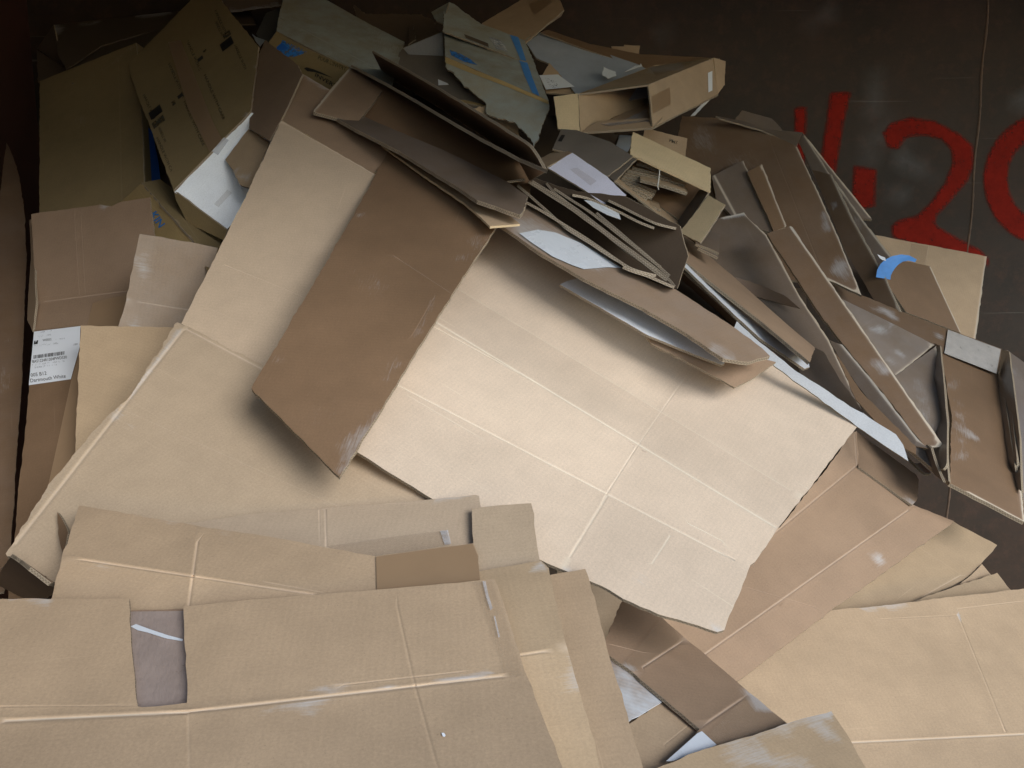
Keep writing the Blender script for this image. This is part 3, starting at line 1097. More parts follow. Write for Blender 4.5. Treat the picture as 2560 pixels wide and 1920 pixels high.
# torn box
tb = B('top_panel', [(1110, 76), (1337, 163), (1372, 252), (1113, 141)], 'dust', plane=[(1113, 141, -.12), (1370, 250, -.16), (1337, 163, -.02)], warp=.003, torn=.001, scuffs=[(1180, 110, 1330, 200, 40, .4)])
tb.patch('blue_tape', [(1298, 150), (1318, 156), (1332, 196), (1349, 240), (1331, 232), (1312, 190)], 'blue_tape')
tb.patch('printed_logo', [(1124, 124), (1150, 134), (1176, 148), (1194, 163), (1160, 154), (1128, 138)], 'blue_ink')
tb2 = B('rear_panel', [(1110, 25), (1122, 5), (1136, 10), (1160, 30), (1200, 58), (1312, 101), (1340, 165), (1108, 78)], 'dust', plane=[(1110, 78, -.07), (1337, 165, -.02), (1200, 50, .06)], warp=.003, torn=.0016)
tb2.patch('blue_tape', [(1275, 87), (1296, 93), (1316, 152), (1302, 150)], 'blue_tape')
tb2.patch('plastic_scrap', [(1222, 92), (1246, 98), (1262, 112), (1270, 130), (1240, 122)], 'film')
tb2.patch('packing_tape', [(1160, 85), (1220, 108), (1222, 118), (1165, 95)], 'dark')
thing('cardboard_box', 'dust covered box with blue tape and a ragged torn front', 'cardboard box', [
    tb2, tb,
    B('torn_panel', [(1113, 143), (1371, 253), (1373, 262), (1355, 318), (1345, 350), (1334, 366), (1330, 354), (1305, 325), (1283, 304), (1250, 296), (1215, 285), (1215, 260), (1190, 238), (1164, 217), (1135, 186), (1113, 166)], 'dust',
      plane=[(1113, 143, -.12), (1370, 252, -.16), (1330, 350, -.16)], torn=.003, warp=.006, creases=[]).patch('worn_ridge', [(1113, 142), (1180, 168), (1371, 252), (1372, 261), (1260, 214), (1170, 180), (1114, 157)], 'yellow', .002),
    B('flap', [(1078, 30), (1122, 6), (1108, 60), (1090, 52)], 'dust', plane=[(1122, 6, .02), (1108, 60, -.02), (1078, 30, .05)]),
], G_BOX)

KX = 1.17
atx = lambda x, y, d: at(x, y, d * KX)
# open box seen into its mouth
TL, TR, BR_, BL = [atx(x, y, d) for x, y, d in ((1446, 235, 2.38), (1621, 212, 2.44), (1632, 319, 2.38), (1451, 331, 2.32))]
dep = atx(1783, 145, 2.86) - TR
J = .004
def wallpiece(nm, a, b, d, **kw):
    return B(nm, None, kw.pop('mat', 'tan'), pts3=[a, b, b + d, a + d], **kw)
top3 = wallpiece('top_panel', TL, TR, dep, mat='tan2', warp=.001, scuffs=[(1630, 175, 1700, 165, 14, .9)])
top3.patch('tape_strip', [(1622, 170), (1650, 162), (1722, 148), (1760, 146), (1690, 176), (1640, 190)], 'tape_clear')
side3 = wallpiece('side_panel', TR, BR_, dep, mat='tan', warp=.001)
side3.patch('packing_tape', [(1630, 241), (1675, 219), (1677, 260), (1634, 284)], 'tape_brown')
side3.patch('shipping_label', [(1770, 182), (1781, 177), (1781, 226), (1771, 231)], 'paper')
bot3 = wallpiece('bottom_panel', BL, BR_, dep, mat='tan', check=False)
bot3.patch('plastic_film', [(1500, 318), (1560, 308), (1618, 280), (1622, 312), (1520, 324)], 'film', .012)
lef3 = wallpiece('side_panel', TL, BL, dep, mat='tan2', check=False)
bak3 = B('rear_panel', None, 'tan', pts3=[TL + dep * .97, TR + dep * .97, BR_ + dep * .97, BL + dep * .97], check=False)
fl = atx(1384, 240, 2.36) - TL
lip = (TL - BL) * .16
thing('cardboard_box', 'tan open ended box showing its dark empty inside, near the top of the heap', 'cardboard box', [
    top3, side3, bot3, lef3, bak3,
    B('flap', None, 'buff', pts3=[TL - (TR - TL) * .01, BL - (TR - TL) * .01, atx(1395, 324, 2.33), atx(1384, 240, 2.37)], warp=.002, creases=()),
    B('flap', None, 'tan', pts3=[BL, BR_, BR_ + dep * .14 + (TL - BL) * .13, BL + dep * .14 + (TL - BL) * .13 + (TR - TL) * .08], check=False),
    B('flap', None, 'tan', pts3=[TR + dep, BR_ + dep, atx(1811, 212, 2.85), atx(1815, 152, 2.90)], check=False, edge='buff', t=.01),
    B('flap', None, 'whitegloss', pts3=[atx(1726, 291, 2.80), atx(1738, 288, 2.80), atx(1812, 212, 2.86), atx(1804, 205, 2.86)], check=False, t=.003),
], G_BOX, m=.02)

# the strips: each a narrow length of corrugated board seen end on
def strip(name, label, cat, px, ext, t, mat, group, edge='edge', fan=0.0, k=1.0):
    """A bent strip of board: px lists its near edge (x, y, distance); it runs away along ext (metres)."""
    P = []
    for i in range(len(px) - 1):
        a, b = at(px[i][0], px[i][1], px[i][2] * k), at(px[i + 1][0], px[i + 1][1], px[i + 1][2] * k)
        n = max(1, int((b - a).length / .012))
        for q in range(n):
            P.append(a.lerp(b, q / n))
    P.append(at(*px[-1][:2], px[-1][2] * k))
    for _ in range(2):
        P = [P[0]] + [(P[i - 1] + P[i] * 2 + P[i + 1]) / 4 for i in range(1, len(P) - 1)] + [P[-1]]
    ex = Vector(ext)
    V, Fc, mi, uv = [], [], [], []
    u = 0
    org = P[0]
    NS = 5
    N = len(P)
    rows = []
    sd = random.uniform(0, 50)
    for i, p in enumerate(P):
        tg = (P[min(i + 1, N - 1)] - P[max(i - 1, 0)]).normalized()
        nn = tg.cross(ex if not fan else p - CAM).normalized()
        wob = .0015 * noise.noise(Vector((i * .15, sd, 0)))
        if i:
            u += (P[i] - P[i - 1]).length
        for side in (0, 1):
            for q in range(NS + 1):
                e = ex * (q / NS) if not fan else (p - CAM).normalized() * (fan * q / NS)
                V.append(p + nn * (t * (.5 - side) + wob) + e + nn * (.001 * noise.noise(Vector((i * .05, q, sd)))) )
                uv.append((u, q / NS * ex.length))
    K = 2 * (NS + 1)
    fuv = []
    def face(ids, m_, us=None):
        Fc.append(ids)
        mi.append(m_)
        fuv.append(us or [uv[k_] for k_ in ids])
    for i in range(N - 1):
        a, b = i * K, (i + 1) * K
        for q in range(NS):
            face([a + q, b + q, b + q + 1, a + q + 1], 0)
            c, d = a + NS + 1, b + NS + 1
            face([c + q, c + q + 1, d + q + 1, d + q], 0)
        c, d = a + NS + 1, b + NS + 1
        face([a, c, d, b], 1, [(uv[a][0], 0), (uv[a][0], 1), (uv[b][0], 1), (uv[b][0], 0)])
        face([a + NS, b + NS, d + NS, c + NS], 1, [(uv[a][0], 0), (uv[b][0], 0), (uv[b][0], 1), (uv[a][0], 1)])
    for i in (0, N - 1):
        a = i * K
        for q in range(NS):
            face([a + q, a + q + 1, a + NS + 2 + q, a + NS + 1 + q], 1, [(q * .01, 0), (q * .01 + .01, 0), (q * .01 + .01, 1), (q * .01, 1)])
    me = bpy.data.meshes.new(name)
    me.from_pydata([tuple(p - org) for p in V], [], Fc)
    me.materials.append(M[mat])
    me.materials.append(M[edge])
    me.polygons.foreach_set('material_index', mi)
    ul = me.uv_layers.new(name='UVMap')
    ul.data.foreach_set('uv', [c for f in fuv for q in f for c in q])
    me.update()
    o = mkobj(name, me)
    o.location = org
    o['label'] = label
    o['category'] = cat
    if group:
        o['group'] = group
    for i in range(0, N, 2):
        x, y, d = proj(P[i])
        c = (int(x // CELL), int(y // CELL))
        ZB[c] = min(ZB.get(c, 99), d)
    return o
def zs(x, y, off):
    return ZB.get((int(x // CELL), int(y // CELL)), D(x, y)) - off
# ------------------------------------------------------------------ right hand stack of brown folded cartons, far to near
sheet('square tan sheet leaning on the back wall at the far right with a taped seam', [(2150, 575), (2185, 587), (2467, 641), (2439, 847), (2399, 860), (2250, 800)], 'tan', t=.009, worn=[((2466, 643), (2438, 846))], plane=[(2190, 590, .20), (2467, 641, .22), (2439, 847, .12)],
      creases=[((2322, 614), (2312, 665), .004, .001, .7)], kids=[patch('packing_tape', [(2278, 608), (2320, 616), (2314, 664), (2272, 655)], 'tape_clear')])
sheet('narrow dark sheet with a pale long edge at the back of the brown carton stack', [(2005, 330), (2020, 348), (2175, 541), (2180, 549), (2140, 545), (2060, 470)], 'glossgrey', t=.009, worn=[((2020, 350), (2174, 542))], plane=[(2019, 347, .10), (2175, 542, .10), (2060, 470, .12)])
sheet('long slim dark flap behind the fold of the tall glossy carton', [(1855, 276), (1930, 297), (1956, 325), (1900, 330), (1830, 310)], 'glossgrey', plane=[(1860, 280, .14), (1952, 320, .14), (1880, 330, .10)])
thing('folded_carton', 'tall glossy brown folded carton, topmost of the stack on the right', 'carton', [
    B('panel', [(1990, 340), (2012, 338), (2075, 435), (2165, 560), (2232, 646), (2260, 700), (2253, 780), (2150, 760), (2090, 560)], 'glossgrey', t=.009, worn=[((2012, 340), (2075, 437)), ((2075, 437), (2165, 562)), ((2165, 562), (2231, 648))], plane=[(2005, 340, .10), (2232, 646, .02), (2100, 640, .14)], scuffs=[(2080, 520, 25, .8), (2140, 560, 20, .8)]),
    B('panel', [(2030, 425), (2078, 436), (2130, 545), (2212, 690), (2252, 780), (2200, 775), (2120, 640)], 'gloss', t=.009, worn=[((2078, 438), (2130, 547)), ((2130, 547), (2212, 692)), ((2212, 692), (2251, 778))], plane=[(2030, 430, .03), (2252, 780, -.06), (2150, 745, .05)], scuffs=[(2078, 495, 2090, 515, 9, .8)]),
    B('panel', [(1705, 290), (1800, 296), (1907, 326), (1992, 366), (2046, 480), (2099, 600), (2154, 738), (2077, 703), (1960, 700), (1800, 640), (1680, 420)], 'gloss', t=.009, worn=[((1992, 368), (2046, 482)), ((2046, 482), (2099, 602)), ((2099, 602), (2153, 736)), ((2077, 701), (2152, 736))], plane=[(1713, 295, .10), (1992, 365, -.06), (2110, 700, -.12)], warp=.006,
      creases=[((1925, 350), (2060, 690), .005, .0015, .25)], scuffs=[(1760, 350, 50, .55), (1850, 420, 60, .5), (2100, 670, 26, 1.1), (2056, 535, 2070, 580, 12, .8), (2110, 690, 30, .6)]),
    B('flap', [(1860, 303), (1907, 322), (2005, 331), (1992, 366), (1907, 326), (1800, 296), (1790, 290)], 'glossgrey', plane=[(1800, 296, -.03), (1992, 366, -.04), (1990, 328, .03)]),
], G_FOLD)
sheet('angular brown sheet with a strip of blue tape over its top edge', [(2205, 690), (2232, 660), (2258, 651), (2326, 666), (2402, 832), (2265, 780)], 'brown', t=.009, worn=[((2326, 668), (2401, 830))], plane=[(2211, 695, .0), (2326, 666, .04), (2399, 829, .0)], creases=[((2240, 690), (2270, 775), .004, .001, .25)],
      kids=[])
def ribbon(name, label, cat, ctr, wpx, d0, d1, mat, lift=0):
    V, Fc, uv = [], [], []
    n = len(ctr)
    for i, (x, y, wx, wy) in enumerate(ctr):
        d = d0 + (d1 - d0) * i / (n - 1)
        for k in range(4):
            f = k / 3 - .5
            V.append(at(x + wx * f, y + wy * f, d + .004 * math.sin(i * 1.3 + k)))
            uv.append((i * .02, k * .015))
        if i:
            for k in range(3):
                q = i * 4 + k
                Fc.append((q - 4, q - 3, q + 1, q))
    o = mkobj(name, flatmesh(name, V, Fc, mat, V[0].copy(), uv))
    o.location = V[0]
    o['label'] = label
    o['category'] = cat
kz = LOG[-1][3] - .02
zt = min(v for (i, j), v in ZB.items() if 2185 < (i + .5) * CELL < 2300 and 640 < (j + .5) * CELL < 700) - .012
ribbon('blue_tape', 'curled strip of bright blue masking tape hanging over the brown sheets on the right', 'tape', [(2208, 696, 36, 6), (2210, 682, 34, 14), (2216, 670, 30, 20), (2225, 660, 24, 22), (2238, 651, 14, 22), (2255, 645, 4, 18), (2272, 645, -2, 13), (2290, 652, -4, 7)], 30, zt, zt + .03, 'blue_tape')
ribbon('paper_scrap', 'small pale torn paper scrap beside the blue tape', 'paper', [(2196, 640, 6, 10), (2204, 645, 4, 10), (2214, 648, 2, 8)], 30, zt, zt, 'paper')
# trough shaped cartons
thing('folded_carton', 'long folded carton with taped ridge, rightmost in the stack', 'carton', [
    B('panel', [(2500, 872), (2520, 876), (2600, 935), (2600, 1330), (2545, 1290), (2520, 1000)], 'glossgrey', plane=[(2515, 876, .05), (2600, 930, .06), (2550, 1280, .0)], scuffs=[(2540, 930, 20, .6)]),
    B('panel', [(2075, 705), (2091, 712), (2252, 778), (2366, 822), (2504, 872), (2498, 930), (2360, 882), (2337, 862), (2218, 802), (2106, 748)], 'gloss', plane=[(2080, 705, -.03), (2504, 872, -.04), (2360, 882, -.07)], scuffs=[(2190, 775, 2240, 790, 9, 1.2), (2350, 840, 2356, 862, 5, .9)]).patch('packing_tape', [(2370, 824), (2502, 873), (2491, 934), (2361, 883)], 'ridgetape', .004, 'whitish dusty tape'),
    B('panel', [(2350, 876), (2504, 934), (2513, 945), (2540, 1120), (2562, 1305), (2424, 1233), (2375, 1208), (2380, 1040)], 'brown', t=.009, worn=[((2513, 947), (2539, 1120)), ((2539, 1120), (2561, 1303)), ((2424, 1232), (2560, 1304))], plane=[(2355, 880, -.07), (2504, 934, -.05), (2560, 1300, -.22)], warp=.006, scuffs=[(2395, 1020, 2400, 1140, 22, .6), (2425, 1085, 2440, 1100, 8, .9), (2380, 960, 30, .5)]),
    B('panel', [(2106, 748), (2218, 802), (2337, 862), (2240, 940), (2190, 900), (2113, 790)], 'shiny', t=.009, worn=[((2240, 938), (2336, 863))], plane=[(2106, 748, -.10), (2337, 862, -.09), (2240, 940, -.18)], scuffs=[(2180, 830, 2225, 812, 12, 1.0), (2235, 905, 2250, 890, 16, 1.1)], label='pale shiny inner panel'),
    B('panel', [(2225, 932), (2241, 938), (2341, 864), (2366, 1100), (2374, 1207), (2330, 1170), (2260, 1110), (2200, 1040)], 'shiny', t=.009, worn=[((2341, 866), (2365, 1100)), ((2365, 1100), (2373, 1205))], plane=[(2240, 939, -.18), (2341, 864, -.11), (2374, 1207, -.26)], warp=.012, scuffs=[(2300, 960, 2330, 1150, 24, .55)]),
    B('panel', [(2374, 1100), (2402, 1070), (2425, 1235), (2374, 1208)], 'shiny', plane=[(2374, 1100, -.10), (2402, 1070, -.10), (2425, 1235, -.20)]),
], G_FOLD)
kf = LOG[-1][2]
for lab, pts in (('first pale corrugated edge of the folded rim right of the grey glossy panel', [(2343, 866, 2.50), (2352, 960, 2.46), (2366, 1100, 2.40), (2374, 1205, 2.36)]),
                 ('second pale corrugated edge curling into a loop right of the grey glossy panel', [(2352, 866, 2.50), (2362, 960, 2.46), (2370, 1060, 2.42), (2370, 1168, 2.38), (2358, 1180, 2.38), (2344, 1165, 2.38), (2330, 1130, 2.39)]),
                 ('first thin upright corrugated edge near the right border of the photo', [(2506, 940, 2.55), (2520, 1040, 2.50), (2540, 1170, 2.44), (2556, 1296, 2.38)]),
                 ('middle thin upright corrugated edge near the right border of the photo', [(2516, 878, 2.58), (2528, 1000, 2.52), (2546, 1160, 2.45), (2562, 1300, 2.39)]),
                 ('outermost thin upright corrugated edge near the right border of the photo', [(2524, 880, 2.60), (2540, 1000, 2.54), (2552, 1100, 2.50), (2556, 1230, 2.45)]),
                 ('pale zigzag corrugated edge hanging under the long brown blade', [(2258, 1130, 2.40), (2290, 1168, 2.39), (2312, 1190, 2.38), (2328, 1184, 2.38)]),
                 ('short corrugated edge below the tip of the long brown blade', [(2330, 1120, 2.40), (2342, 1160, 2.39), (2362, 1206, 2.37)])):
    strip('folded_board_edge', lab, 'cardboard', [(x, y, min(zs(x + dx, y, .015) for dx in (-16, 0, 16))) for x, y, d in pts], (.02, .10, .0), .0055, 'glossgrey', 'corrugated edges of folded cartons on the right')
# nearer brown blades
sheet('dark sheet with pale right edge between the strip filled box and the tall glossy carton', [(1780, 440), (1858, 401), (1900, 490), (1936, 572), (1925, 580), (1850, 560), (1790, 500)], 'glossgrey', t=.009, worn=[((1858, 403), (1900, 491)), ((1900, 491), (1935, 572)), ((1786, 440), (1850, 558))], tilt=(-.4, 0), fit=.3)
sheet('narrow dark sheet with corrugated edge beside the tall glossy carton', [(1868, 430), (1905, 410), (1966, 565), (1935, 580), (1900, 500)], 'brown', t=.009, worn=[((1905, 412), (1965, 565))], tilt=(-.4, 0), fit=.3)
sheet('dark brown sheet with bright upper edge leaning left of the long brown blade', [(1740, 560), (1808, 543), (1860, 531), (1870, 545), (1916, 587), (2000, 742), (2072, 850), (2158, 1032), (2090, 1010), (1990, 840), (1880, 740), (1770, 640)], 'glossgrey', t=.009, worn=[((1860, 533), (1916, 589)), ((1916, 589), (2000, 744)), ((2000, 744), (2071, 851)), ((2071, 851), (2157, 1031)), ((1808, 545), (1860, 533))], tilt=(-.4, 0), fit=.35, scuffs=[(1810, 545, 1862, 535, 6, .9)], warp=.005)
sheet('curved tongue of brown cardboard above the bright folded edge', [(1800, 672), (1830, 690), (1900, 712), (1960, 738), (2000, 771), (1940, 755), (1880, 738), (1820, 710)], 'gloss', tilt=(.1, 0), bow=.02)
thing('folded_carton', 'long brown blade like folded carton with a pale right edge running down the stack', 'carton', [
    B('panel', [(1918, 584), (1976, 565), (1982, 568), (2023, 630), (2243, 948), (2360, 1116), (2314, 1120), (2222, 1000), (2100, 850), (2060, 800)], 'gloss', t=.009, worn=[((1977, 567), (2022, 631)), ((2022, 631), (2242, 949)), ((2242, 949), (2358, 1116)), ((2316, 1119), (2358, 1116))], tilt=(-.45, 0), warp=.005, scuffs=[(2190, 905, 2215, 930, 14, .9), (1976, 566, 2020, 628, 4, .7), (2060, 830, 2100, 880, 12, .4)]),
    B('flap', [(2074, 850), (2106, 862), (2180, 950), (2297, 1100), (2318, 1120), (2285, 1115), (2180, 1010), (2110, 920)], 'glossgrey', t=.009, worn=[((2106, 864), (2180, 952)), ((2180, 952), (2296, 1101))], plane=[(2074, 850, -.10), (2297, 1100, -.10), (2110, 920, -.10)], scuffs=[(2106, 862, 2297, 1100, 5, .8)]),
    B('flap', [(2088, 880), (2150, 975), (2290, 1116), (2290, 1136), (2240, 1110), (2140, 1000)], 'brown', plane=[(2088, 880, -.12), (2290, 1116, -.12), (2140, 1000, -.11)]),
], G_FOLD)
sheet('dark grey sheet with blunt lower end between the bright fold and the brown blade', [(1985, 880), (2037, 869), (2060, 880), (2100, 950), (2160, 1030), (2150, 1040), (2060, 980), (2000, 935)], 'glossgrey', tilt=(-.3, 0), fit=.3)

# box full of corrugated strips
buf = [atx(x, y, d) for x, y, d in ((1576, 384, 2.24), (1771, 482, 2.22), (1703, 580, 2.14), (1536, 452, 2.14))]
insd = atx(1640, 420, 2.62) - atx(1655, 470, 2.20)
thing('cardboard_box', 'open tan box holding bundles of corrugated strips, right of the lilac flap', 'cardboard box', [
    B('rear_panel', None, 'tan', pts3=[atx(1612, 320, 2.60), atx(1718, 347, 2.60), atx(1714, 390, 2.58), atx(1600, 400, 2.58)]).text('printed_text', 'PMS', (1672, 354), (12, 4), (3, -11), 'ghost_ink'),
    B('inner_panel', None, 'brown', pts3=[p + insd * .35 for p in buf], check=False),
    B('inner_panel', None, 'greyboard', pts3=[buf[1], buf[2], buf[2] + insd * .34, buf[1] + insd * .34], check=False),
    B('inner_panel', None, 'tan2', pts3=[buf[2] - (buf[2] - buf[3]) * .0, buf[3], buf[3] + insd * .34, buf[2] + insd * .34], check=False),
    B('flap', None, 'buff', pts3=[atx(1583, 329, 2.34), atx(1775, 423, 2.32), atx(1779, 474, 2.21), atx(1771, 482, 2.215), atx(1576, 384, 2.235)], warp=.002, creases=(), edge='buff'),
    B('flap', None, 'buff', pts3=[atx(1771, 487, 2.20), atx(1813, 512, 2.14), atx(1750, 606, 2.06), atx(1700, 582, 2.13)], warp=.002),
    B('flap', None, 'greyboard', pts3=[atx(1518, 441, 2.17), atx(1583, 388, 2.25), atx(1593, 397, 2.24), atx(1537, 453, 2.14)]),
], G_BOX, m=.03)
KBOX = LOG[-1][2] * KX
G_STR = 'corrugated strips packed in the open box'
rows = [((1592, 410), (1640, 428)), ((1580, 420), (1680, 452)), ((1568, 428), (1712, 466)), ((1562, 436), (1706, 474)), ((1556, 443), (1718, 484)),
        ((1552, 450), (1640, 480)), ((1550, 458), (1636, 488)), ((1556, 467), (1630, 496)), ((1562, 477), (1618, 500)), ((1600, 452), (1716, 486))]
for i, (a, b) in enumerate(rows):
    strip('corrugated_strip', 'grey corrugated strip in the upper bundle inside the open tan box', 'cardboard strip',
          [(*a, 2.30 - .012 * i), ((a[0] + b[0]) / 2, (a[1] + b[1]) / 2 - 3, 2.29 - .012 * i), (*b, 2.30 - .012 * i)], tuple(insd * .30), .0085, 'tan2', G_STR, edge='edgecoarse', k=KBOX)
rows = [((1578, 498), (1640, 520)), ((1560, 500), (1652, 534)), ((1556, 508), (1654, 545)), ((1560, 517), (1648, 550)), ((1572, 529), (1660, 560)), ((1590, 506), (1650, 528))]
for i, (a, b) in enumerate(rows):
    strip('corrugated_strip', 'grey corrugated strip in the lower bundle inside the open tan box', 'cardboard strip',
          [(*a, 2.25 - .012 * i), ((a[0] + b[0]) / 2, (a[1] + b[1]) / 2 - 3, 2.24 - .012 * i), (*b, 2.24 - .012 * i)], tuple(insd * .25), .0085, 'tan2', G_STR, edge='edgecoarse', k=KBOX)
# string round the upper bundle
def tube(name, pts, r, mat, label, cat):
    V, Fc, uv = [], [], []
    for i, p in enumerate(pts):
        t = (pts[min(i + 1, len(pts) - 1)] - pts[max(0, i - 1)]).normalized()
        a = t.cross(FWD).normalized()
        b = t.cross(a)
        for q in range(6):
            an = math.pi * q / 3
            V.append(p + a * math.cos(an) * r + b * math.sin(an) * r)
            uv.append((q * .01, i * .01))
            if i:
                k = i * 6
                Fc.append((k - 6 + q, k - 6 + (q + 1) % 6, k + (q + 1) % 6, k + q))
    o = mkobj(name, flatmesh(name, V, Fc, mat, pts[0], uv))
    o.location = pts[0]
    o['label'] = label
    o['category'] = cat
tube('tying_string', [at(x, y, 2.155 * KBOX) for x, y in ((1649, 425), (1648, 440), (1646, 455), (1644, 466), (1647, 474))], .0018, 'string', 'pale string tied round the upper bundle of corrugated strips', 'string')

# slim boxes under the open box
thing('cardboard_box', 'small slim box with a pale blue grey face wedged behind the buff flap', 'cardboard box', [
    B('end_panel', None, 'bluegrey', pts3=[atx(1549, 337, 2.40), atx(1584, 340, 2.40), atx(1578, 386, 2.34), atx(1534, 384, 2.34)], t=.004),
    B('side_panel', None, 'dark', pts3=[atx(1549, 337, 2.40), atx(1534, 384, 2.34), atx(1529, 381, 2.42), atx(1544, 336, 2.46)], check=False),
], G_BOX)
lb = B('side_panel', [(1402, 322), (1442, 325), (1525, 354), (1583, 390), (1518, 441), (1431, 383), (1381, 372)], 'greyboard', plane=[(1402, 322, -.10), (1583, 390, -.20), (1518, 441, -.26)], warp=.001)
lb.patch('printed_mark', [(1395, 352), (1404, 337), (1413, 338), (1404, 354)], 'black_ink_hard')
thing('cardboard_box', 'slim grey brown box with one lilac white flap, below the open ended box', 'cardboard box', [
    lb,
    B('inner_panel', [(1345, 398), (1402, 369), (1431, 383), (1368, 419)], 'tan', plane=[(1431, 383, -.22), (1368, 416, -.26), (1402, 369, -.12)]),
    B('flap', [(1368, 419), (1431, 382), (1518, 441), (1566, 488), (1507, 511), (1460, 474)], 'lilac', plane=[(1431, 383, -.225), (1518, 441, -.265), (1460, 474, -.30)], t=.004, warp=.003,
      creases=[((1431, 387), (1515, 443), .005, .001, .2)]).patch('packing_tape', [(1424, 423), (1443, 419), (1492, 452), (1476, 464)], 'tape_clear'),
], G_BOX)

# ------------------------------------------------------------------ lower right sheets
sheet('small tan corner peeping out between the lower right sheets and the wall', [(2400, 1460), (2424, 1441), (2455, 1410), (2480, 1440), (2440, 1480)], 'tan', tilt=(.1, 0))
sheet('kraft sheet with pointed right corner under the folded warm brown sheet', [(2240, 1290), (2386, 1305), (2493, 1363), (2424, 1441), (2287, 1510), (2084, 1560), (1950, 1560), (2000, 1450)], 'tan2', tilt=(.05, -.05), creases=[((2300, 1370), (2424, 1450), .003, .001, .3), ((2287, 1503), (2402, 1438), .004, .001, .8)], scuffs=[(2395, 1310, 2398, 1340, 6, .7)])
sheet('narrow kraft sheet slipping over the large sheet at the right edge', [(2200, 1540), (2287, 1503), (2400, 1462), (2493, 1432), (2530, 1478), (2480, 1560), (2250, 1600)], 'tan2', tilt=(.1, 0), bow=.01)
sheet('large kraft sheet filling the lower right corner, split by a bright scored line', [(2075, 1526), (2230, 1512), (2380, 1492), (2460, 1484), (2640, 1462), (2640, 2000), (1700, 2000), (1800, 1720)], 'tan', tilt=(.12, .10), warp=.005, flute=((2126, 1856), (2560, 1836)),
      creases=[((1900, 1868), (2640, 1832), .006, .003, 1.6), ((2395, 1537), (2515, 1831), .004, .0015, .25), ((2200, 1548), (2390, 1538), .003, .001, .2), ((2395, 1522), (2600, 1498), .003, .001, .6)],
      folds=[((2126, 1856), (2560, 1836), (2300, 1960), .10)], scuffs=[(2386, 1520, 2396, 1537, 4, 1.3), (2340, 1548, 5, 1.2), (2505, 1574, 4, 1.3), (2320, 1585, 4, 1.2), (2440, 1790, 4, 1.2), (2150, 1520, 2270, 1508, 4, .8)])
sheet('warm brown folded sheet with a raised end flap below the brown stack', [(2131, 1081), (2142, 1078), (2146, 1165), (2258, 1246), (2287, 1264), (2386, 1303), (2100, 1510), (1860, 1693), (1700, 1760), (1560, 1620), (1800, 1400), (1950, 1318), (2095, 1134)], 'pink', plane=[(2142, 1166, -.34), (2386, 1303, -.28), (1760, 1640, -.18)], fit=.3,
      creases=[((2138, 1167), (1940, 1330), .006, .004, .9), ((2287, 1264), (1700, 1680), .005, .003, 1.1), ((2136, 1085), (2142, 1166), .005, .003, .9), ((1870, 1470), (2080, 1530), .003, .001, .15)],
      folds=[((2138, 1167), (1940, 1330), (2000, 1200), .35), ((2287, 1264), (1763, 1637), (2200, 1450), -.10)], warp=.006, scuffs=[(2195, 1398, 6, 1.2), (2290, 1346, 5, 1.0), (1960, 1690, 2000, 1612, 4, .8)],
      kids=[])
sheet('raised brown end flap standing against the dark wall right of the pale sheet', [(2142, 1079), (2290, 1186), (2297, 1200), (2294, 1246), (2280, 1262), (2258, 1246), (2146, 1167)], 'pink', name='cardboard_flap', plane=on('warm brown', [(2146, 1167, .006), (2258, 1246, .006), (2200, 1120, -.06)]), fit=0, m=-.5, scuffs=[(2291, 1194, 5, 1.4), (2262, 1250, 2290, 1262, 7, 1.0)])
sheet('small bare patch of pale kraft under the lower tip of the bright sheet', [(1390, 1420), (1475, 1440), (1600, 1500), (1560, 1500), (1513, 1605), (1505, 1700), (1440, 1600)], 'lightdust', tilt=(.1, 0))
sheet('flat kraft sheet under the shiny taped brown sheet near the bottom', [(1540, 1760), (1573, 1810), (1665, 1744), (1750, 1826), (1760, 1850), (1668, 1905), (1600, 1960), (1500, 1960)], 'tan', plane=[(1550, 1500, -.26), (1960, 1800, -.34), (1600, 1900, -.44)], fit=0, creases=[((1660, 1862), (1720, 1815), .003, .001, .3)])
sheet('crinkled white plastic film lying between the kraft sheets at the bottom', [(1500, 1610), (1530, 1632), (1600, 1690), (1668, 1746), (1567, 1808), (1530, 1790), (1480, 1700)], 'streaky', name='plastic_film', plane=[(1550, 1500, -.26), (1960, 1800, -.34), (1600, 1900, -.44)], fit=0, t=.001, warp=.006, edge='whitefilm', m=.004)
sheet('shiny warm brown sheet with two scored lines, taped at the seams', [(1558, 1496), (1643, 1534), (1714, 1597), (1800, 1668), (1874, 1732), (1965, 1806), (2010, 1850), (1900, 1920), (1680, 1930), (1749, 1822), (1659, 1746), (1585, 1683), (1569, 1670), (1523, 1638), (1505, 1618)], 'pink', plane=[(1550, 1500, -.26), (1960, 1800, -.34), (1600, 1900, -.44)], fit=0, warp=.004, flute=((1558, 1496), (1749, 1822)),
      creases=[((1582, 1684), (1716, 1597), .005, .003, 1.3), ((1746, 1822), (1878, 1732), .005, .003, 1.0), ((1530, 1612), (1610, 1632), .002, .001, .6)], scuffs=[(1680, 1580, 1690, 1596, 8, 1.3), (1570, 1668, 1600, 1646, 7, 1.4), (1860, 1728, 1880, 1730, 10, 1.0), (1890, 1745, 1920, 1785, 12, 1.7)],
      kids=[patch('packing_tape', [(1655, 1545), (1714, 1597), (1585, 1680), (1560, 1660)], 'tape_clear', .004), patch('plastic_film', [(1755, 1828), (1792, 1862), (1760, 1878), (1680, 1903), (1665, 1903), (1745, 1832)], 'whitefilm', .003), patch('packing_tape', [(1862, 1742), (1880, 1736), (1968, 1806), (1960, 1830), (1800, 1868), (1770, 1836)], 'tape_clear', .004)])

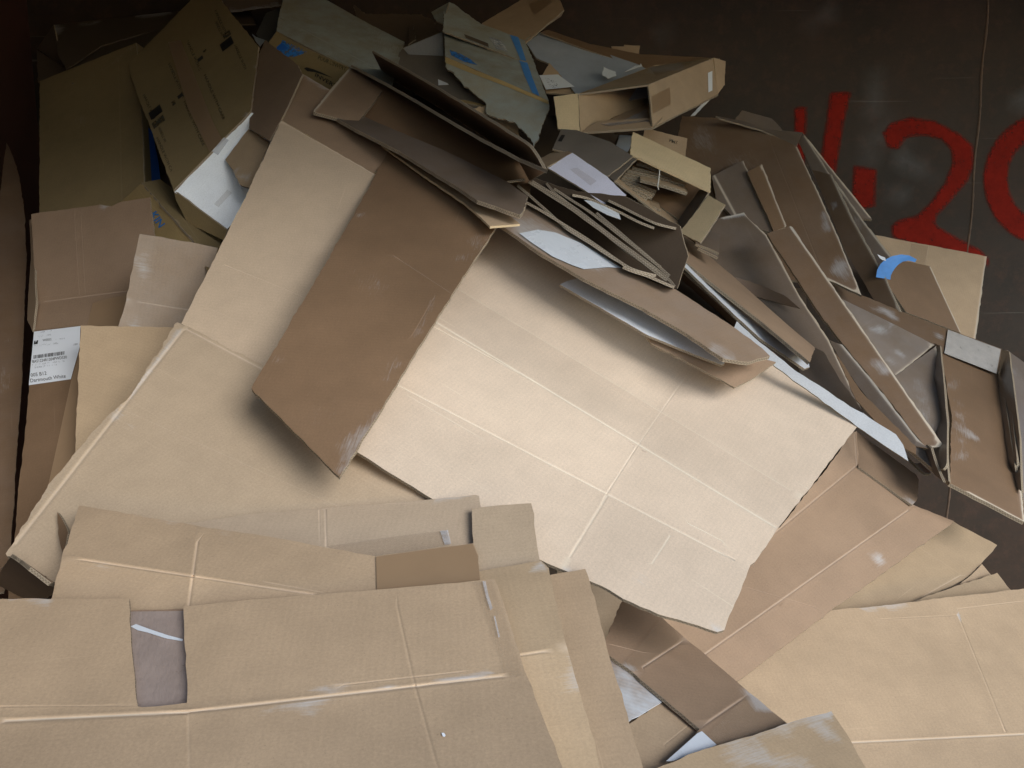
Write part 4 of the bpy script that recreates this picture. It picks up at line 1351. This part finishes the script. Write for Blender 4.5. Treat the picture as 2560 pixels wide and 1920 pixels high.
# ------------------------------------------------------------------ left hand sheets
OFF = .12
sheet('tall brown sheet standing bowed against the left wall', [(-90, 900), (-40, 700), (-4, 520), (8, 420), (16, 357), (22, 366), (34, 395), (47, 437), (62, 540), (66, 640), (60, 800), (52, 1000), (42, 1120), (25, 1400), (10, 1480), (-90, 1500)], 'gloss', plane=[(16, 358, .02), (40, 1100, -.05), (-80, 900, -.30)], bow=.0, warp=.006, scuffs=[(0, 950, 60, .4), (16, 845, 6, 1.2)])
sheet('two ply kraft sheet with ragged top edge, upright at the left above the white label', [(78, 536), (84, 534), (160, 524), (250, 511), (262, 514), (280, 516), (296, 507), (374, 493), (386, 588), (380, 760), (300, 830), (85, 832), (90, 757), (84, 640)], 'pink', plane=[(78, 536, .04), (374, 493, -.12), (90, 757, -.06)], torn=.0014, flute=((90, 757), (318, 728)),
      creases=[((186, 520), (199, 738), .003, .001, .4), ((202, 518), (214, 735), .003, .001, .4), ((90, 757), (318, 728), .006, .004, .9)], folds=[((90, 757), (318, 728), (200, 830), .30)], scuffs=[(255, 512, 270, 516, 6, .9)],
      kids=[patch('packing_tape', [(232, 758), (262, 748), (318, 738), (300, 822), (216, 822)], 'tape_brown')])
sheet('narrow sheet edge showing just left of the ragged two ply sheet', [(71, 550), (80, 546), (92, 757), (84, 830), (70, 800), (76, 640)], 'tan', plane=[(71, 550, -.05), (80, 546, -.05), (84, 830, -.17)])
lab = [patch('packing_tape', [(178, 950), (200, 880), (196, 960), (190, 1140), (110, 1260), (150, 1080)], 'tape_brown'),
       patch('shipping_label', [(85, 829), (201, 815), (199, 869), (177, 948), (72, 963)], 'paper', .002, 'white printed label')]
bt, ut = (.958, -.13), (-.13, -.98)
def ltext(t, x, y, size, mat='black_ink_hard', sx=1.0):
    b = (bt[0] * size * sx, bt[1] * size * sx)
    u = (ut[0] * size, ut[1] * size)
    lab.append(text('printed_text', t, (x, y), b, u, mat, .0032))
ltext('BAS1224R1204PWDS30', 81, 907.5, 10, sx=.90)
ltext('005 B12', 77, 942, 12.5, sx=1.0)
ltext('Dartmouth White', 75.5, 956, 13.0, sx=.97)
ltext('PO 4409   12/04', 92, 834, 6, 'grey_ink')
ltext('DC LONDON', 92, 843.5, 6, 'grey_ink')
ltext('W0052', 107, 853.5, 8, 'black_ink_hard', .95)
ltext('11 OF 014', 139, 851, 5.5, 'grey_ink')
ltext('THE KITCHEN RANGE', 86, 867.5, 6.3, 'grey_ink')
ltext('ITEM', 183, 863.5, 5.5, 'black_ink')
ltext('BASE 1 DOOR 304 SHELF HINGE', 80, 915, 6, 'grey_ink')
ltext('HIGHLINE UNIT BOTTLE', 80, 921.5, 6, 'grey_ink')
x = 83.0
random.seed(3)
while x < 160:
    q = random.choice((.9, 1.3, 2.0))
    y = 897 - (x - 83) * .135
    lab.append(patch('barcode_bar', [(x, y), (x + q, y - .2), (x + q + 1.0, y - 9), (x + 1.0, y - 8.8)], 'black_ink_hard', .0034))
    x += q + random.choice((.9, 1.2, 1.9))
lab.append(patch('printed_mark', [(84, 861), (94, 859.6), (95.5, 850.5), (92, 851), (89, 857), (88.6, 851.5), (86, 852)], 'black_ink_hard', .0034))
sheet('tall brown sheet bearing a white printed label at the left edge of the heap', [(85, 826), (202, 813), (215, 960), (190, 1145), (110, 1300), (55, 1380), (34, 1380), (48, 1200), (62, 1090), (73, 960)], 'brown', plane=[(85, 829, -.16), (201, 815, -.22), (60, 1180, -.28)], kids=lab, warp=.002, m=.012)
sheet('dust stained kraft flap folded across its middle, right of the ragged two ply sheet', [(349, 585), (440, 600), (545, 620), (500, 740), (455, 820), (380, 840), (296, 816), (316, 750)], 'dustbrown', plane=[(349, 585, -.04), (539, 617, -.14), (297, 815, -.18)], flute=((315, 750), (457, 771)),
      creases=[((313, 749), (470, 774), .005, .002, 1.1)], folds=[((315, 750), (457, 771), (380, 820), .12)], scuffs=[(352, 650, 358, 690, 24, .75), (320, 745, 330, 748, 8, 1.1), (335, 800, 330, 815, 9, 1.1), (360, 730, 26, .5)])
sheet('pale upright kraft sheet right of the white label', [(201, 814), (212, 814), (320, 816), (430, 818), (470, 818), (420, 900), (230, 1150), (188, 1200), (190, 1100), (196, 960)], 'tan2', plane=[(202, 815, -.24), (443, 815, -.24), (195, 1140, -.38)], warp=.002)
sheet('small dark curled cardboard stub with a torn black and white end low on the left', [(20, 1450), (60, 1455), (110, 1490), (95, 1530), (20, 1540)], 'brown', tilt=(0, 0), scuffs=[(25, 1462, 34, 1490, 6, 1.6)])

# ------------------------------------------------------------------ the large carton of the left slope (upper panels and the big lower one)
thing('unfolded_carton', 'large unfolded carton with a tall pale panel above a broad torn edged panel', 'carton', [
    B('flap', [(663, 100), (643, 145), (636, 180), (622, 320), (674, 352), (703, 300), (756, 186), (746, 164)], 'pink', plane=[(703, 300, -.16), (756, 186, -.10), (630, 250, .02)], warp=.004, label='brown upright flap'),
    B('flap', [(622, 322), (674, 354), (626, 470), (600, 462), (582, 424), (563, 399)], 'tan2', plane=[(674, 352, -.10), (622, 322, -.04), (600, 460, -.12)], scuffs=[(590, 430, 620, 450, 10, .9)]),
    B('panel', [(755, 184), (703, 300), (935, 434), (985, 380), (880, 300), (824, 224)], 'pink', plane=[(703, 301, -.16), (933, 433, -.20), (800, 215, -.02)], t=.008, edge='buff', scuffs=[(757, 188, 822, 224, 5, .9)]),
    B('panel', [(703, 301), (933, 433), (985, 470), (720, 930), (662, 925), (474, 818), (453, 810), (530, 657), (600, 520)], 'light', plane=[(703, 301, -.16), (933, 433, -.20), (474, 815, -.32)], warp=.004, flute=((703, 300), (453, 808)), t=.006,
      creases=[((703, 303), (933, 435), .005, .002, .6), ((560, 662), (760, 742), .003, .001, .4), ((480, 750), (600, 806), .003, .0006, .2)], scuffs=[(600, 528, 8, 1.1)]),
    B('panel', [(443, 806), (455, 812), (474, 818), (662, 916), (740, 960), (900, 1120), (1090, 1240), (1200, 1400), (1100, 1520), (700, 1530), (150, 1470), (14, 1384), (36, 1354), (120, 1212), (221, 1092), (330, 985)], 'lightdust', plane=[(474, 815, -.325), (662, 913, -.36), (60, 1360, -.40)], warp=.005, torn=.0022, flute=((474, 815), (662, 912)),
      creases=[((468, 824), (668, 930), .009, .006, 1.0), ((300, 1020), (900, 1290), .003, .0008, .25), ((458, 826), (40, 1360), .010, .004, .8)],
      scuffs=[(290, 1045, 310, 1060, 18, .8), (300, 1025, 60, .3), (450, 825, 330, 985, 8, .8), (140, 1230, 100, .3)], label='broad dusty panel with a torn left edge'),
], G_FOLD, m=.014)
sheet('small upright pointed flap at the lower left beside the two panel sheet', [(143, 1280), (152, 1292), (170, 1332), (158, 1384), (148, 1345)], 'brown', plane=[(143, 1280, -.10), (170, 1332, -.16), (155, 1380, -.16)], bow=.006)
sheet('curled dark brown corner flap at the far lower left', [(33, 1383), (90, 1404), (146, 1436), (140, 1480), (104, 1497), (50, 1465), (0, 1434)], 'pink', plane=[(33, 1383, -.12), (146, 1436, -.14), (50, 1465, -.20)], bow=.018)

# ------------------------------------------------------------------ the bright sheet across the middle
sheet('very large pale sheet with parallel scored lines sloping across the middle of the heap', [(1150, 540), (1240, 560), (1345, 600), (1700, 780), (1932, 880), (2060, 985), (2143, 1066), (1938, 1330), (1888, 1404), (1876, 1413), (1811, 1575), (1793, 1580), (1645, 1535), (1558, 1497), (1522, 1474), (1417, 1428), (1348, 1398), (1084, 1249), (891, 1129), (860, 1105)], 'pale',
      plane=[(1240, 560, -.22), (2142, 1066, -.30), (1084, 1248, -.36)], warp=.005, torn=.001, flute=((1085, 807), (1938, 1320)), t=.006,
      creases=[((1080, 800), (1938, 1318), .007, .004, .9), ((1090, 820), (1300, 935), .005, .003, .6), ((985, 958), (1880, 1424), .006, .004, .7), ((1020, 990), (1210, 1100), .004, .002, .4), ((1120, 708), (2008, 1244), .004, .0015, .45),
               ((1740, 905), (1590, 1120), .004, .0012, .3), ((1590, 1120), (1510, 1245), .004, .002, .4), ((1518, 1240), (1405, 1425), .006, .003, .5), ((1720, 1308), (1806, 1352), .003, .002, 1.2), ((1675, 1340), (1630, 1410), .004, .001, .8)],
      folds=[((1085, 807), (1938, 1320), (1300, 800), -.42), ((1142, 720), (2008, 1244), (1500, 800), .50), ((990, 961), (1876, 1420), (1200, 1250), .34), ((1518, 1239), (1417, 1416), (1700, 1450), .14)],
      scuffs=[(1590, 1475, 1625, 1440, 14, .9), (1690, 1365, 10, .8), (1660, 1530, 1668, 1480, 5, .8), (1800, 1578, 10, 1.4), (1410, 1424, 1440, 1428, 7, .9), (1530, 1475, 1560, 1440, 6, .7)])
UB = ALLB[next(k for k in ALLB if k.startswith('very large'))][0]
ZP = ALLB[next(k for k in ALLB if k.startswith('large unfolded'))][4]
sheet('dark brown rectangular panel with worn whitish edges leaning across the pale sheets', [(985, 350), (1080, 380), (1162, 480), (1245, 560), (1140, 720), (1060, 848), (849, 1192), (735, 1080), (629, 972), (632, 962), (760, 750), (880, 545)], 'brown', plane=[(849, 1188, ZP.depth(849, 1188) - .05, True), (1235, 565, UB.depth(1235, 565) - .03, True), (640, 980, ZP.depth(640, 980) - .06, True)], fit=0, warp=.006, flute=((629, 972), (972, 383)), t=.006,
      creases=[((985, 640), (1127, 732), .003, .0015, .7), ((1088, 740), (1030, 840), .003, .001, .5), ((668, 1010), (640, 985), .004, .001, .5)],
      scuffs=[(850, 1170, 935, 1030, 20, .85), (670, 940, 700, 880, 18, .45), (975, 935, 990, 900, 14, .9), (1049, 708, 1052, 700, 4, .9), (1020, 690, 1048, 706, 3, 1.4), (1150, 650, 1210, 590, 24, .5), (738, 800, 748, 780, 6, 1.0), (885, 555, 910, 500, 4, .9), (1030, 860, 1090, 750, 14, .5), (930, 720, 80, .32), (800, 1020, 70, .3)])

# ------------------------------------------------------------------ folded sleeve and stack over the centre
sheet('pale glossy strip of board hanging beside the right end of the bright sheet', [(1833, 825), (1842, 803), (1900, 856), (1990, 928), (2110, 1005), (2240, 1086), (2258, 1112), (2271, 1153), (2230, 1126), (2142, 1066), (1997, 960), (1860, 858)], 'greygloss', plane=on('very large', [(1840, 804, .10), (2240, 1087, .06), (1997, 960, .05)]), warp=.003, fit=0, m=.003)  # pale grey colour stands in for the gloss reflection on this strip
sheet('brown torn flap sticking out below the white lined panel', [(1612, 836), (1627, 858), (1720, 906), (1836, 968), (1864, 955), (1890, 940), (1940, 905), (1820, 880), (1700, 850)], 'pink', plane=on('very large', [(1618, 840, .05), (1900, 880, .08), (1836, 966, .05)]), torn=.0015, fit=0, m=.003)
sheet('white coated panel poking out under the front edge of the glossy brown panel', [(1400, 711), (1416, 703), (1453, 694), (1640, 770), (1806, 895), (1812, 909), (1804, 912), (1620, 838), (1500, 768)], 'whitegloss', plane=on('very large', [(1400, 711, .06), (1700, 760, .03), (1806, 905, .09)]), fit=0, m=.003)
sheet('broad brown panel with bluish sheen over the upper edge of the bright sheet', [(1159, 503), (1190, 500), (1258, 474), (1340, 526), (1471, 608), (1558, 670), (1640, 708), (1690, 724), (1830, 815), (1905, 870), (1925, 890), (1870, 905), (1808, 896), (1720, 835), (1608, 769), (1460, 696), (1345, 628), (1205, 528)], 'pinkgloss', plane=on('very large', [(1164, 506, .08), (1808, 896, .13), (1830, 790, .10)]), warp=.005, scuffs=[(1300, 570, 1500, 650, 36, 1.0), (1780, 870, 1830, 895, 16, .9)], t=.008, kids=[patch('plastic_film', [(1298, 583), (1345, 574), (1388, 581), (1453, 608), (1554, 670), (1518, 668), (1460, 673), (1431, 663), (1381, 641), (1327, 605)], 'whitefilm', .003)], fit=0, m=.003)  # bluish sky reflection painted on as a white film patch and pale scuffs
sheet('thin tan edged sheet under the sleeve, above the dark brown panel', [(953, 362), (1040, 380), (1180, 470), (1300, 560), (1225, 566), (1215, 556), (1159, 506), (1060, 440)], 'tan', plane=on('dark brown rect', [(953, 362, .03), (1220, 562, .07), (1180, 470, .03)]), edge='buff', fit=0, m=.003)
SLEEVE = [
    B('panel', [(808, 277), (830, 275), (905, 290), (1000, 330), (1120, 380), (1260, 450), (1320, 490), (1310, 525), (1300, 537), (1193, 500), (1150, 470), (998, 377), (896, 326)], 'glossgrey', plane=on('dark brown rect', [(808, 277, .10), (1193, 499, .11), (1200, 420, .05)]), t=.009, warp=.004, label='grey lower panel'),
    B('flap', [(877, 166), (900, 180), (956, 226), (892, 308), (784, 279), (824, 224)], 'pink', plane=on('dark brown rect', [(877, 166, .12), (860, 300, .10), (956, 228, .06)]), t=.009, worn=[((784, 279), (877, 168))], check=False, label='lit brown end of the upper panel'),  # same panel as the next board; lighter brown paints its lit end
    B('panel', [(895, 177), (1000, 235), (1120, 300), (1290, 396), (1330, 430), (1325, 490), (1280, 490), (1120, 410), (911, 312), (884, 300), (950, 226)], 'brown', plane=on('dark brown rect', [(895, 177, .11), (1300, 402, -.10), (900, 310, -.02)]), t=.006, check=False, label='shaded inner panel in a darker brown beyond a scored line'),  # darker brown and a downward turn give this part its shade
]
thing('folded_carton', 'open flattened sleeve of brown board with corrugated edges, above the dark brown panel', 'carton', SLEEVE, G_FOLD)
kS = LOG[-1][2]
f3 = SLEEVE[0]
f2 = SLEEVE[1]
dl, dr = f2.depth(880, 180) - .015, f3.depth(1300, 520) - .03
def along(pts):
    return [(x, y, dl + (dr - dl) * (x - 880) / 420) for x, y in pts]
q = along([(877, 165), (946, 200), (1060, 266), (1180, 336), (1300, 401), (1368, 430)])
strip('corrugated_sheet', 'thin sheet with a pale greyish corrugated edge roofing the dark inside of the sleeve', 'cardboard', q, tuple((ray(1120, 300).normalized() + Vector((0, 0, .0))) * .55), .0075, 'pink', G_SHEET)
q = along([(931, 128), (1065, 203), (1200, 284), (1327, 364), (1350, 396), (1368, 428)])
q = [(x, y, d + .03) for x, y, d in q]
strip('corrugated_sheet', 'long brown sheet with a corrugated upper edge at the very top of the central stack', 'cardboard', q, tuple((ray(1150, 250).normalized() + Vector((0, 0, -.13))) * .42), .006, 'pink', G_SHEET)
G_ST = 'layers of the half open folded carton at the centre'
F5 = ALLB[next(k for k in ALLB if k.startswith('broad brown'))][0]
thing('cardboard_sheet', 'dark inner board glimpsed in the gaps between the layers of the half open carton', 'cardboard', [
    B('cardboard_sheet', [(1246, 462), (1320, 440), (1440, 478), (1560, 490), (1700, 565), (1720, 640), (1692, 722), (1640, 700), (1560, 660), (1471, 600)], 'dark', plane=[(x, y, F5.depth(x, y) + h, True) for x, y, h in ((1250, 460, .30), (1690, 560, .02), (1640, 710, .36))], check=False)], G_SHEET, free=True)  # dark colour and downward tilt put gap shade into this filler board
LAY = [('lowest', [(1312, 449, .03), (1262, 455, .01), (1246, 465, 0), (1340, 520, -.02), (1471, 600, -.03), (1558, 659, -.04)]),
       ('bottom short', [(1557, 668, -.02), (1585, 682, -.03), (1602, 684, -.03), (1640, 700, -.04), (1686, 718, -.05)]),
       ('second lowest', [(1294, 463, .02), (1360, 520, .0), (1417, 572, -.01), (1500, 625, -.02), (1580, 675, -.03), (1640, 690, -.04)]),
       ('third lowest', [(1322, 455, .03), (1440, 530, .01), (1540, 605, -.0), (1640, 680, -.02), (1668, 700, -.03)]),
       ('middle', [(1330, 453, .05), (1430, 515, .03), (1540, 598, .01), (1640, 672, 0), (1676, 700, -.02), (1687, 716, -.04)]),
       ('upper inner', [(1385, 472, .05), (1480, 535, .03), (1570, 605, .01), (1652, 668, 0)]),
       ('thin loose', [(1366, 458, .06), (1390, 485, .05), (1470, 545, .03), (1560, 625, .02), (1641, 678, 0)]),
       ('short upper', [(1491, 532, .07), (1520, 556, .06), (1570, 600, .05), (1630, 650, .03), (1674, 690, .01)]),
       ('uppermost', [(1431, 488, .10), (1470, 495, .09), (1530, 522, .08), (1590, 552, .07), (1636, 570, .06)]),
       ('second uppermost', [(1520, 502, .11), (1580, 530, .10), (1640, 560, .09), (1690, 572, .08)])]
for i, (nm, p) in enumerate(LAY):
    strip('carton_layer', nm + ' corrugated layer of the half open folded carton at the centre of the heap', 'cardboard', [(x, y, F5.depth(x, y) - .035 + d * .4) for x, y, d in p], (0, .2, 0), .0056, 'dark', G_ST, edge='edgelifted', fan=.20)  # layer faces in dark kraft: the shade between layers is in their colour
sheet('glossy white torn label scrap caught on top of the central stack', [(1460, 500), (1478, 502), (1547, 530), (1552, 549), (1518, 537), (1482, 518)], 'whitefilm', name='label_scrap', plane=[(1460, 501, -.55), (1547, 530, -.55), (1518, 537, -.56)], t=.001, m=.002)
thing('folded_carton', 'open folded carton with brown inside and bright white lower edge beside the central stack', 'carton', [
    B('panel', [(1625, 572), (1688, 571), (1700, 576), (1820, 680), (1900, 750), (1983, 822), (2038, 868), (2024, 906), (1900, 800), (1713, 655), (1640, 606)], 'pink', plane=[(1627, 572, -.36), (2037, 869, -.42), (1713, 652, -.46)], t=.008, creases=[((1690, 575), (1680, 630), .004, .002, .5)], scuffs=[(1650, 590, 14, .5)]),
    B('flap', [(1713, 653), (1830, 764), (1882, 803), (2005, 895), (2022, 908), (2024, 918), (2012, 922), (1900, 845), (1835, 786), (1708, 664)], 'whitegloss', plane=[(1713, 653, -.47), (2018, 915, -.46), (1835, 786, -.50)], t=.006, label='white coated lower edge'),
], G_FOLD)
kG = LOG[-1][3]
for nm, p in (('outer', [(1636, 600), (1648, 625), (1720, 690), (1800, 760), (1845, 802)]), ('inner', [(1650, 612), (1668, 622), (1740, 690), (1800, 745), (1850, 790)])):
    strip('carton_layer', nm + ' corrugated edge running inside the open folded carton right of the central stack', 'cardboard', [(x, y, kG - .03 - (.02 if nm == 'outer' else 0)) for x, y in p], (.1, .38, -.06), .0055, 'brown', G_ST, edge='edgelifted')
for nm, p in (('upper', [(1738, 612), (1770, 622), (1796, 636)]), ('lower', [(1744, 622), (1770, 634), (1794, 646)])):
    strip('corrugated_scrap', nm + ' short corrugated scrap poking out under the buff flap', 'cardboard', [(x, y, D(x, y) - .25) for x, y in p], (.05, .2, .05), .007, 'glossgrey', None)

# ------------------------------------------------------------------ bottom sheets, nearest the camera
PB = [(0, 1500, -.12), (1300, 1500, -.14), (700, 1920, -.24)]
sheet('pale sheet behind the two panel sheet, crossed by a strip of clear tape', [(440, 1312), (600, 1289), (800, 1272), (1000, 1255), (1190, 1237), (1198, 1240), (1205, 1340), (1215, 1392), (1000, 1450), (600, 1450)], 'light', plane=PB, fit=.0, torn=.0014,
      creases=[((813, 1274), (816, 1366), .004, .002, .5), ((798, 1275), (800, 1366), .003, .001, .3)], scuffs=[(1090, 1245, 1195, 1243, 7, .7), (1200, 1365, 1215, 1370, 7, .8)],
      kids=[patch('clear_tape', [(800, 1368), (960, 1344), (1118, 1325), (1128, 1362), (940, 1392)], 'tape_clear', .004), patch('tape_end', [(1100, 1327), (1120, 1325), (1128, 1360), (1112, 1362)], 'film', .003)])
sheet('pale sheet corner right of the clear taped sheet', [(1180, 1272), (1204, 1268), (1328, 1258), (1338, 1330), (1349, 1399), (1340, 1440), (1190, 1450)], 'lightdust', plane=PB, fit=.0)
sheet('third kraft strip from the left in the row standing below the bright sheet', [(1350, 1450), (1377, 1437), (1463, 1422), (1476, 1460), (1513, 1598), (1560, 1760), (1612, 1945), (1480, 1945), (1400, 1600)], 'tan', plane=PB, fit=.0, warp=.003, scuffs=[(1470, 1425, 1480, 1440, 6, .6), (1480, 1640, 6, .9)])
sheet('middle kraft strip with a scored fold, second in the row below the bright sheet', [(1150, 1440), (1240, 1420), (1352, 1401), (1372, 1420), (1418, 1620), (1460, 1770), (1510, 1945), (1380, 1945), (1250, 1650)], 'tan2', plane=PB, fit=.0, warp=.003, flute=((1303, 1638), (1418, 1621)),
      creases=[((1290, 1640), (1419, 1620), .006, .003, 1.1)], folds=[((1303, 1638), (1418, 1621), (1400, 1750), -.16)], scuffs=[(1345, 1402, 1372, 1430, 6, 1.2), (1420, 1640, 1445, 1720, 5, .8)])
sheet('two panel kraft sheet with crossing scored lines behind the front sheet', [(197, 1264), (204, 1264), (340, 1286), (499, 1315), (700, 1347), (940, 1391), (1060, 1374), (1184, 1358), (1196, 1385), (1205, 1470), (1000, 1540), (460, 1560), (110, 1520), (130, 1494), (155, 1390)], 'tan', plane=PB, fit=.0, warp=.006, flute=((155, 1390), (482, 1441)),
      creases=[((155, 1392), (482, 1441), .006, .004, 1.0), ((482, 1441), (780, 1486), .005, .003, .9), ((499, 1315), (482, 1441), .005, .003, .9), ((482, 1441), (470, 1530), .005, .003, .7), ((660, 1455), (800, 1480), .003, .001, .5)],
      folds=[((155, 1390), (700, 1474), (400, 1530), -.18)], scuffs=[(190, 1420, 186, 1455, 9, .7), (225, 1410, 290, 1420, 14, .45), (272, 1306, 280, 1308, 7, 1.0), (270, 1377, 6, 1.2), (560, 1340, 40, .35), (330, 1290, 460, 1308, 9, .5)],
      kids=[patch('packing_tape', [(940, 1392), (1060, 1375), (1182, 1359), (1194, 1388), (1202, 1468), (942, 1482)], 'tape_brown', .002)])
sheet('shiny taped sheet showing through the notch of the front sheet', [(280, 1530), (328, 1526), (470, 1522), (490, 1560), (500, 1800), (300, 1810)], 'pink', plane=PB, fit=.0, kids=[patch('plastic_tape', [(300, 1529), (470, 1527), (480, 1790), (320, 1795)], 'tape_dusty', .002), patch('tape_wrinkle', [(326, 1566), (340, 1560), (372, 1572), (420, 1588), (458, 1598), (456, 1603), (415, 1596), (368, 1581), (345, 1576)], 'whitefilm', .004)])  # small white patch paints the highlight on the wrinkled tape
sheet('broad kraft sheet across the bottom left with a square notch and a bright scored fold', [(-60, 1500), (6, 1497), (323, 1496), (329, 1622), (338, 1720), (345, 1766), (356, 1768), (467, 1757), (459, 1516), (600, 1502), (820, 1484), (1050, 1465), (1236, 1448), (1270, 1540), (1317, 1690), (1360, 1800), (1420, 1960), (1420, 2010), (-60, 2010)], 'tan', plane=PB, fit=.0, warp=.005, flute=((0, 1804), (1300, 1684)), t=.006, torn=.0009,
      creases=[((-60, 1806), (468, 1781), .007, .004, 1.5), ((468, 1781), (1320, 1684), .006, .004, 1.3), ((983, 1470), (1037, 1714), .004, .002, .15), ((1037, 1714), (1105, 1960), .004, .002, .1), ((471, 1784), (474, 1960), .004, .001, .25), ((860, 1712), (1150, 1680), .003, .001, .5), ((0, 1766), (340, 1764), .003, .0008, .2)],
      folds=[((0, 1804), (1300, 1684), (700, 1900), .10)],
      scuffs=[(640, 1782, 820, 1750, 9, 1.05), (780, 1735, 850, 1715, 16, .8), (930, 1722, 980, 1716, 5, 1.0), (1060, 1705, 1240, 1685, 6, 1.0), (1108, 1836, 5, 2.2), (310, 1820, 304, 1838, 7, .8), (690, 1520, 800, 1500, 30, .35), (12, 1500, 120, 1498, 4, .9), (768, 1690, 8, .9), (300, 1505, 318, 1515, 8, .7)],
      kids=[patch('clear_tape', [(1184, 1454), (1235, 1449), (1268, 1540), (1300, 1640), (1312, 1690), (1268, 1694), (1225, 1560)], 'tape_clear', .004),
            patch('tape_glint', [(1206, 1453), (1214, 1453), (1222, 1490), (1232, 1520), (1226, 1526), (1216, 1495)], 'film', .0035), patch('white_chip', [(1104, 1832), (1110, 1832), (1114, 1838), (1112, 1842), (1107, 1841)], 'white', .002), patch('tape_glint', [(1234, 1540), (1238, 1540), (1250, 1592), (1246, 1594)], 'film', .0035)])
sheet('kraft sheet streaked with white scuffs at the bottom edge right of centre', [(1628, 1960), (1640, 1921), (1740, 1880), (1860, 1844), (1970, 1808), (2078, 1778), (2114, 1830), (2170, 1930), (2200, 2000), (1640, 2010)], 'tan2', plane=[(1550, 1500, -.26), (1960, 1800, -.34), (1600, 1900, -.44)], fit=0, flute=((1640, 1920), (2078, 1778)),
      scuffs=[(1880, 1850, 2076, 1782, 12, 1.3), (1960, 1820, 30, .9), (1850, 1880, 60, .8), (1980, 1870, 2020, 1920, 20, 1.0), (1880, 1850, 1930, 1915, 6, 1.3), (2060, 1812, 2070, 1830, 4, 1.2)], t=.007)
print('\n'.join(map(str, LOG)))
print('objects', len(bpy.data.objects))
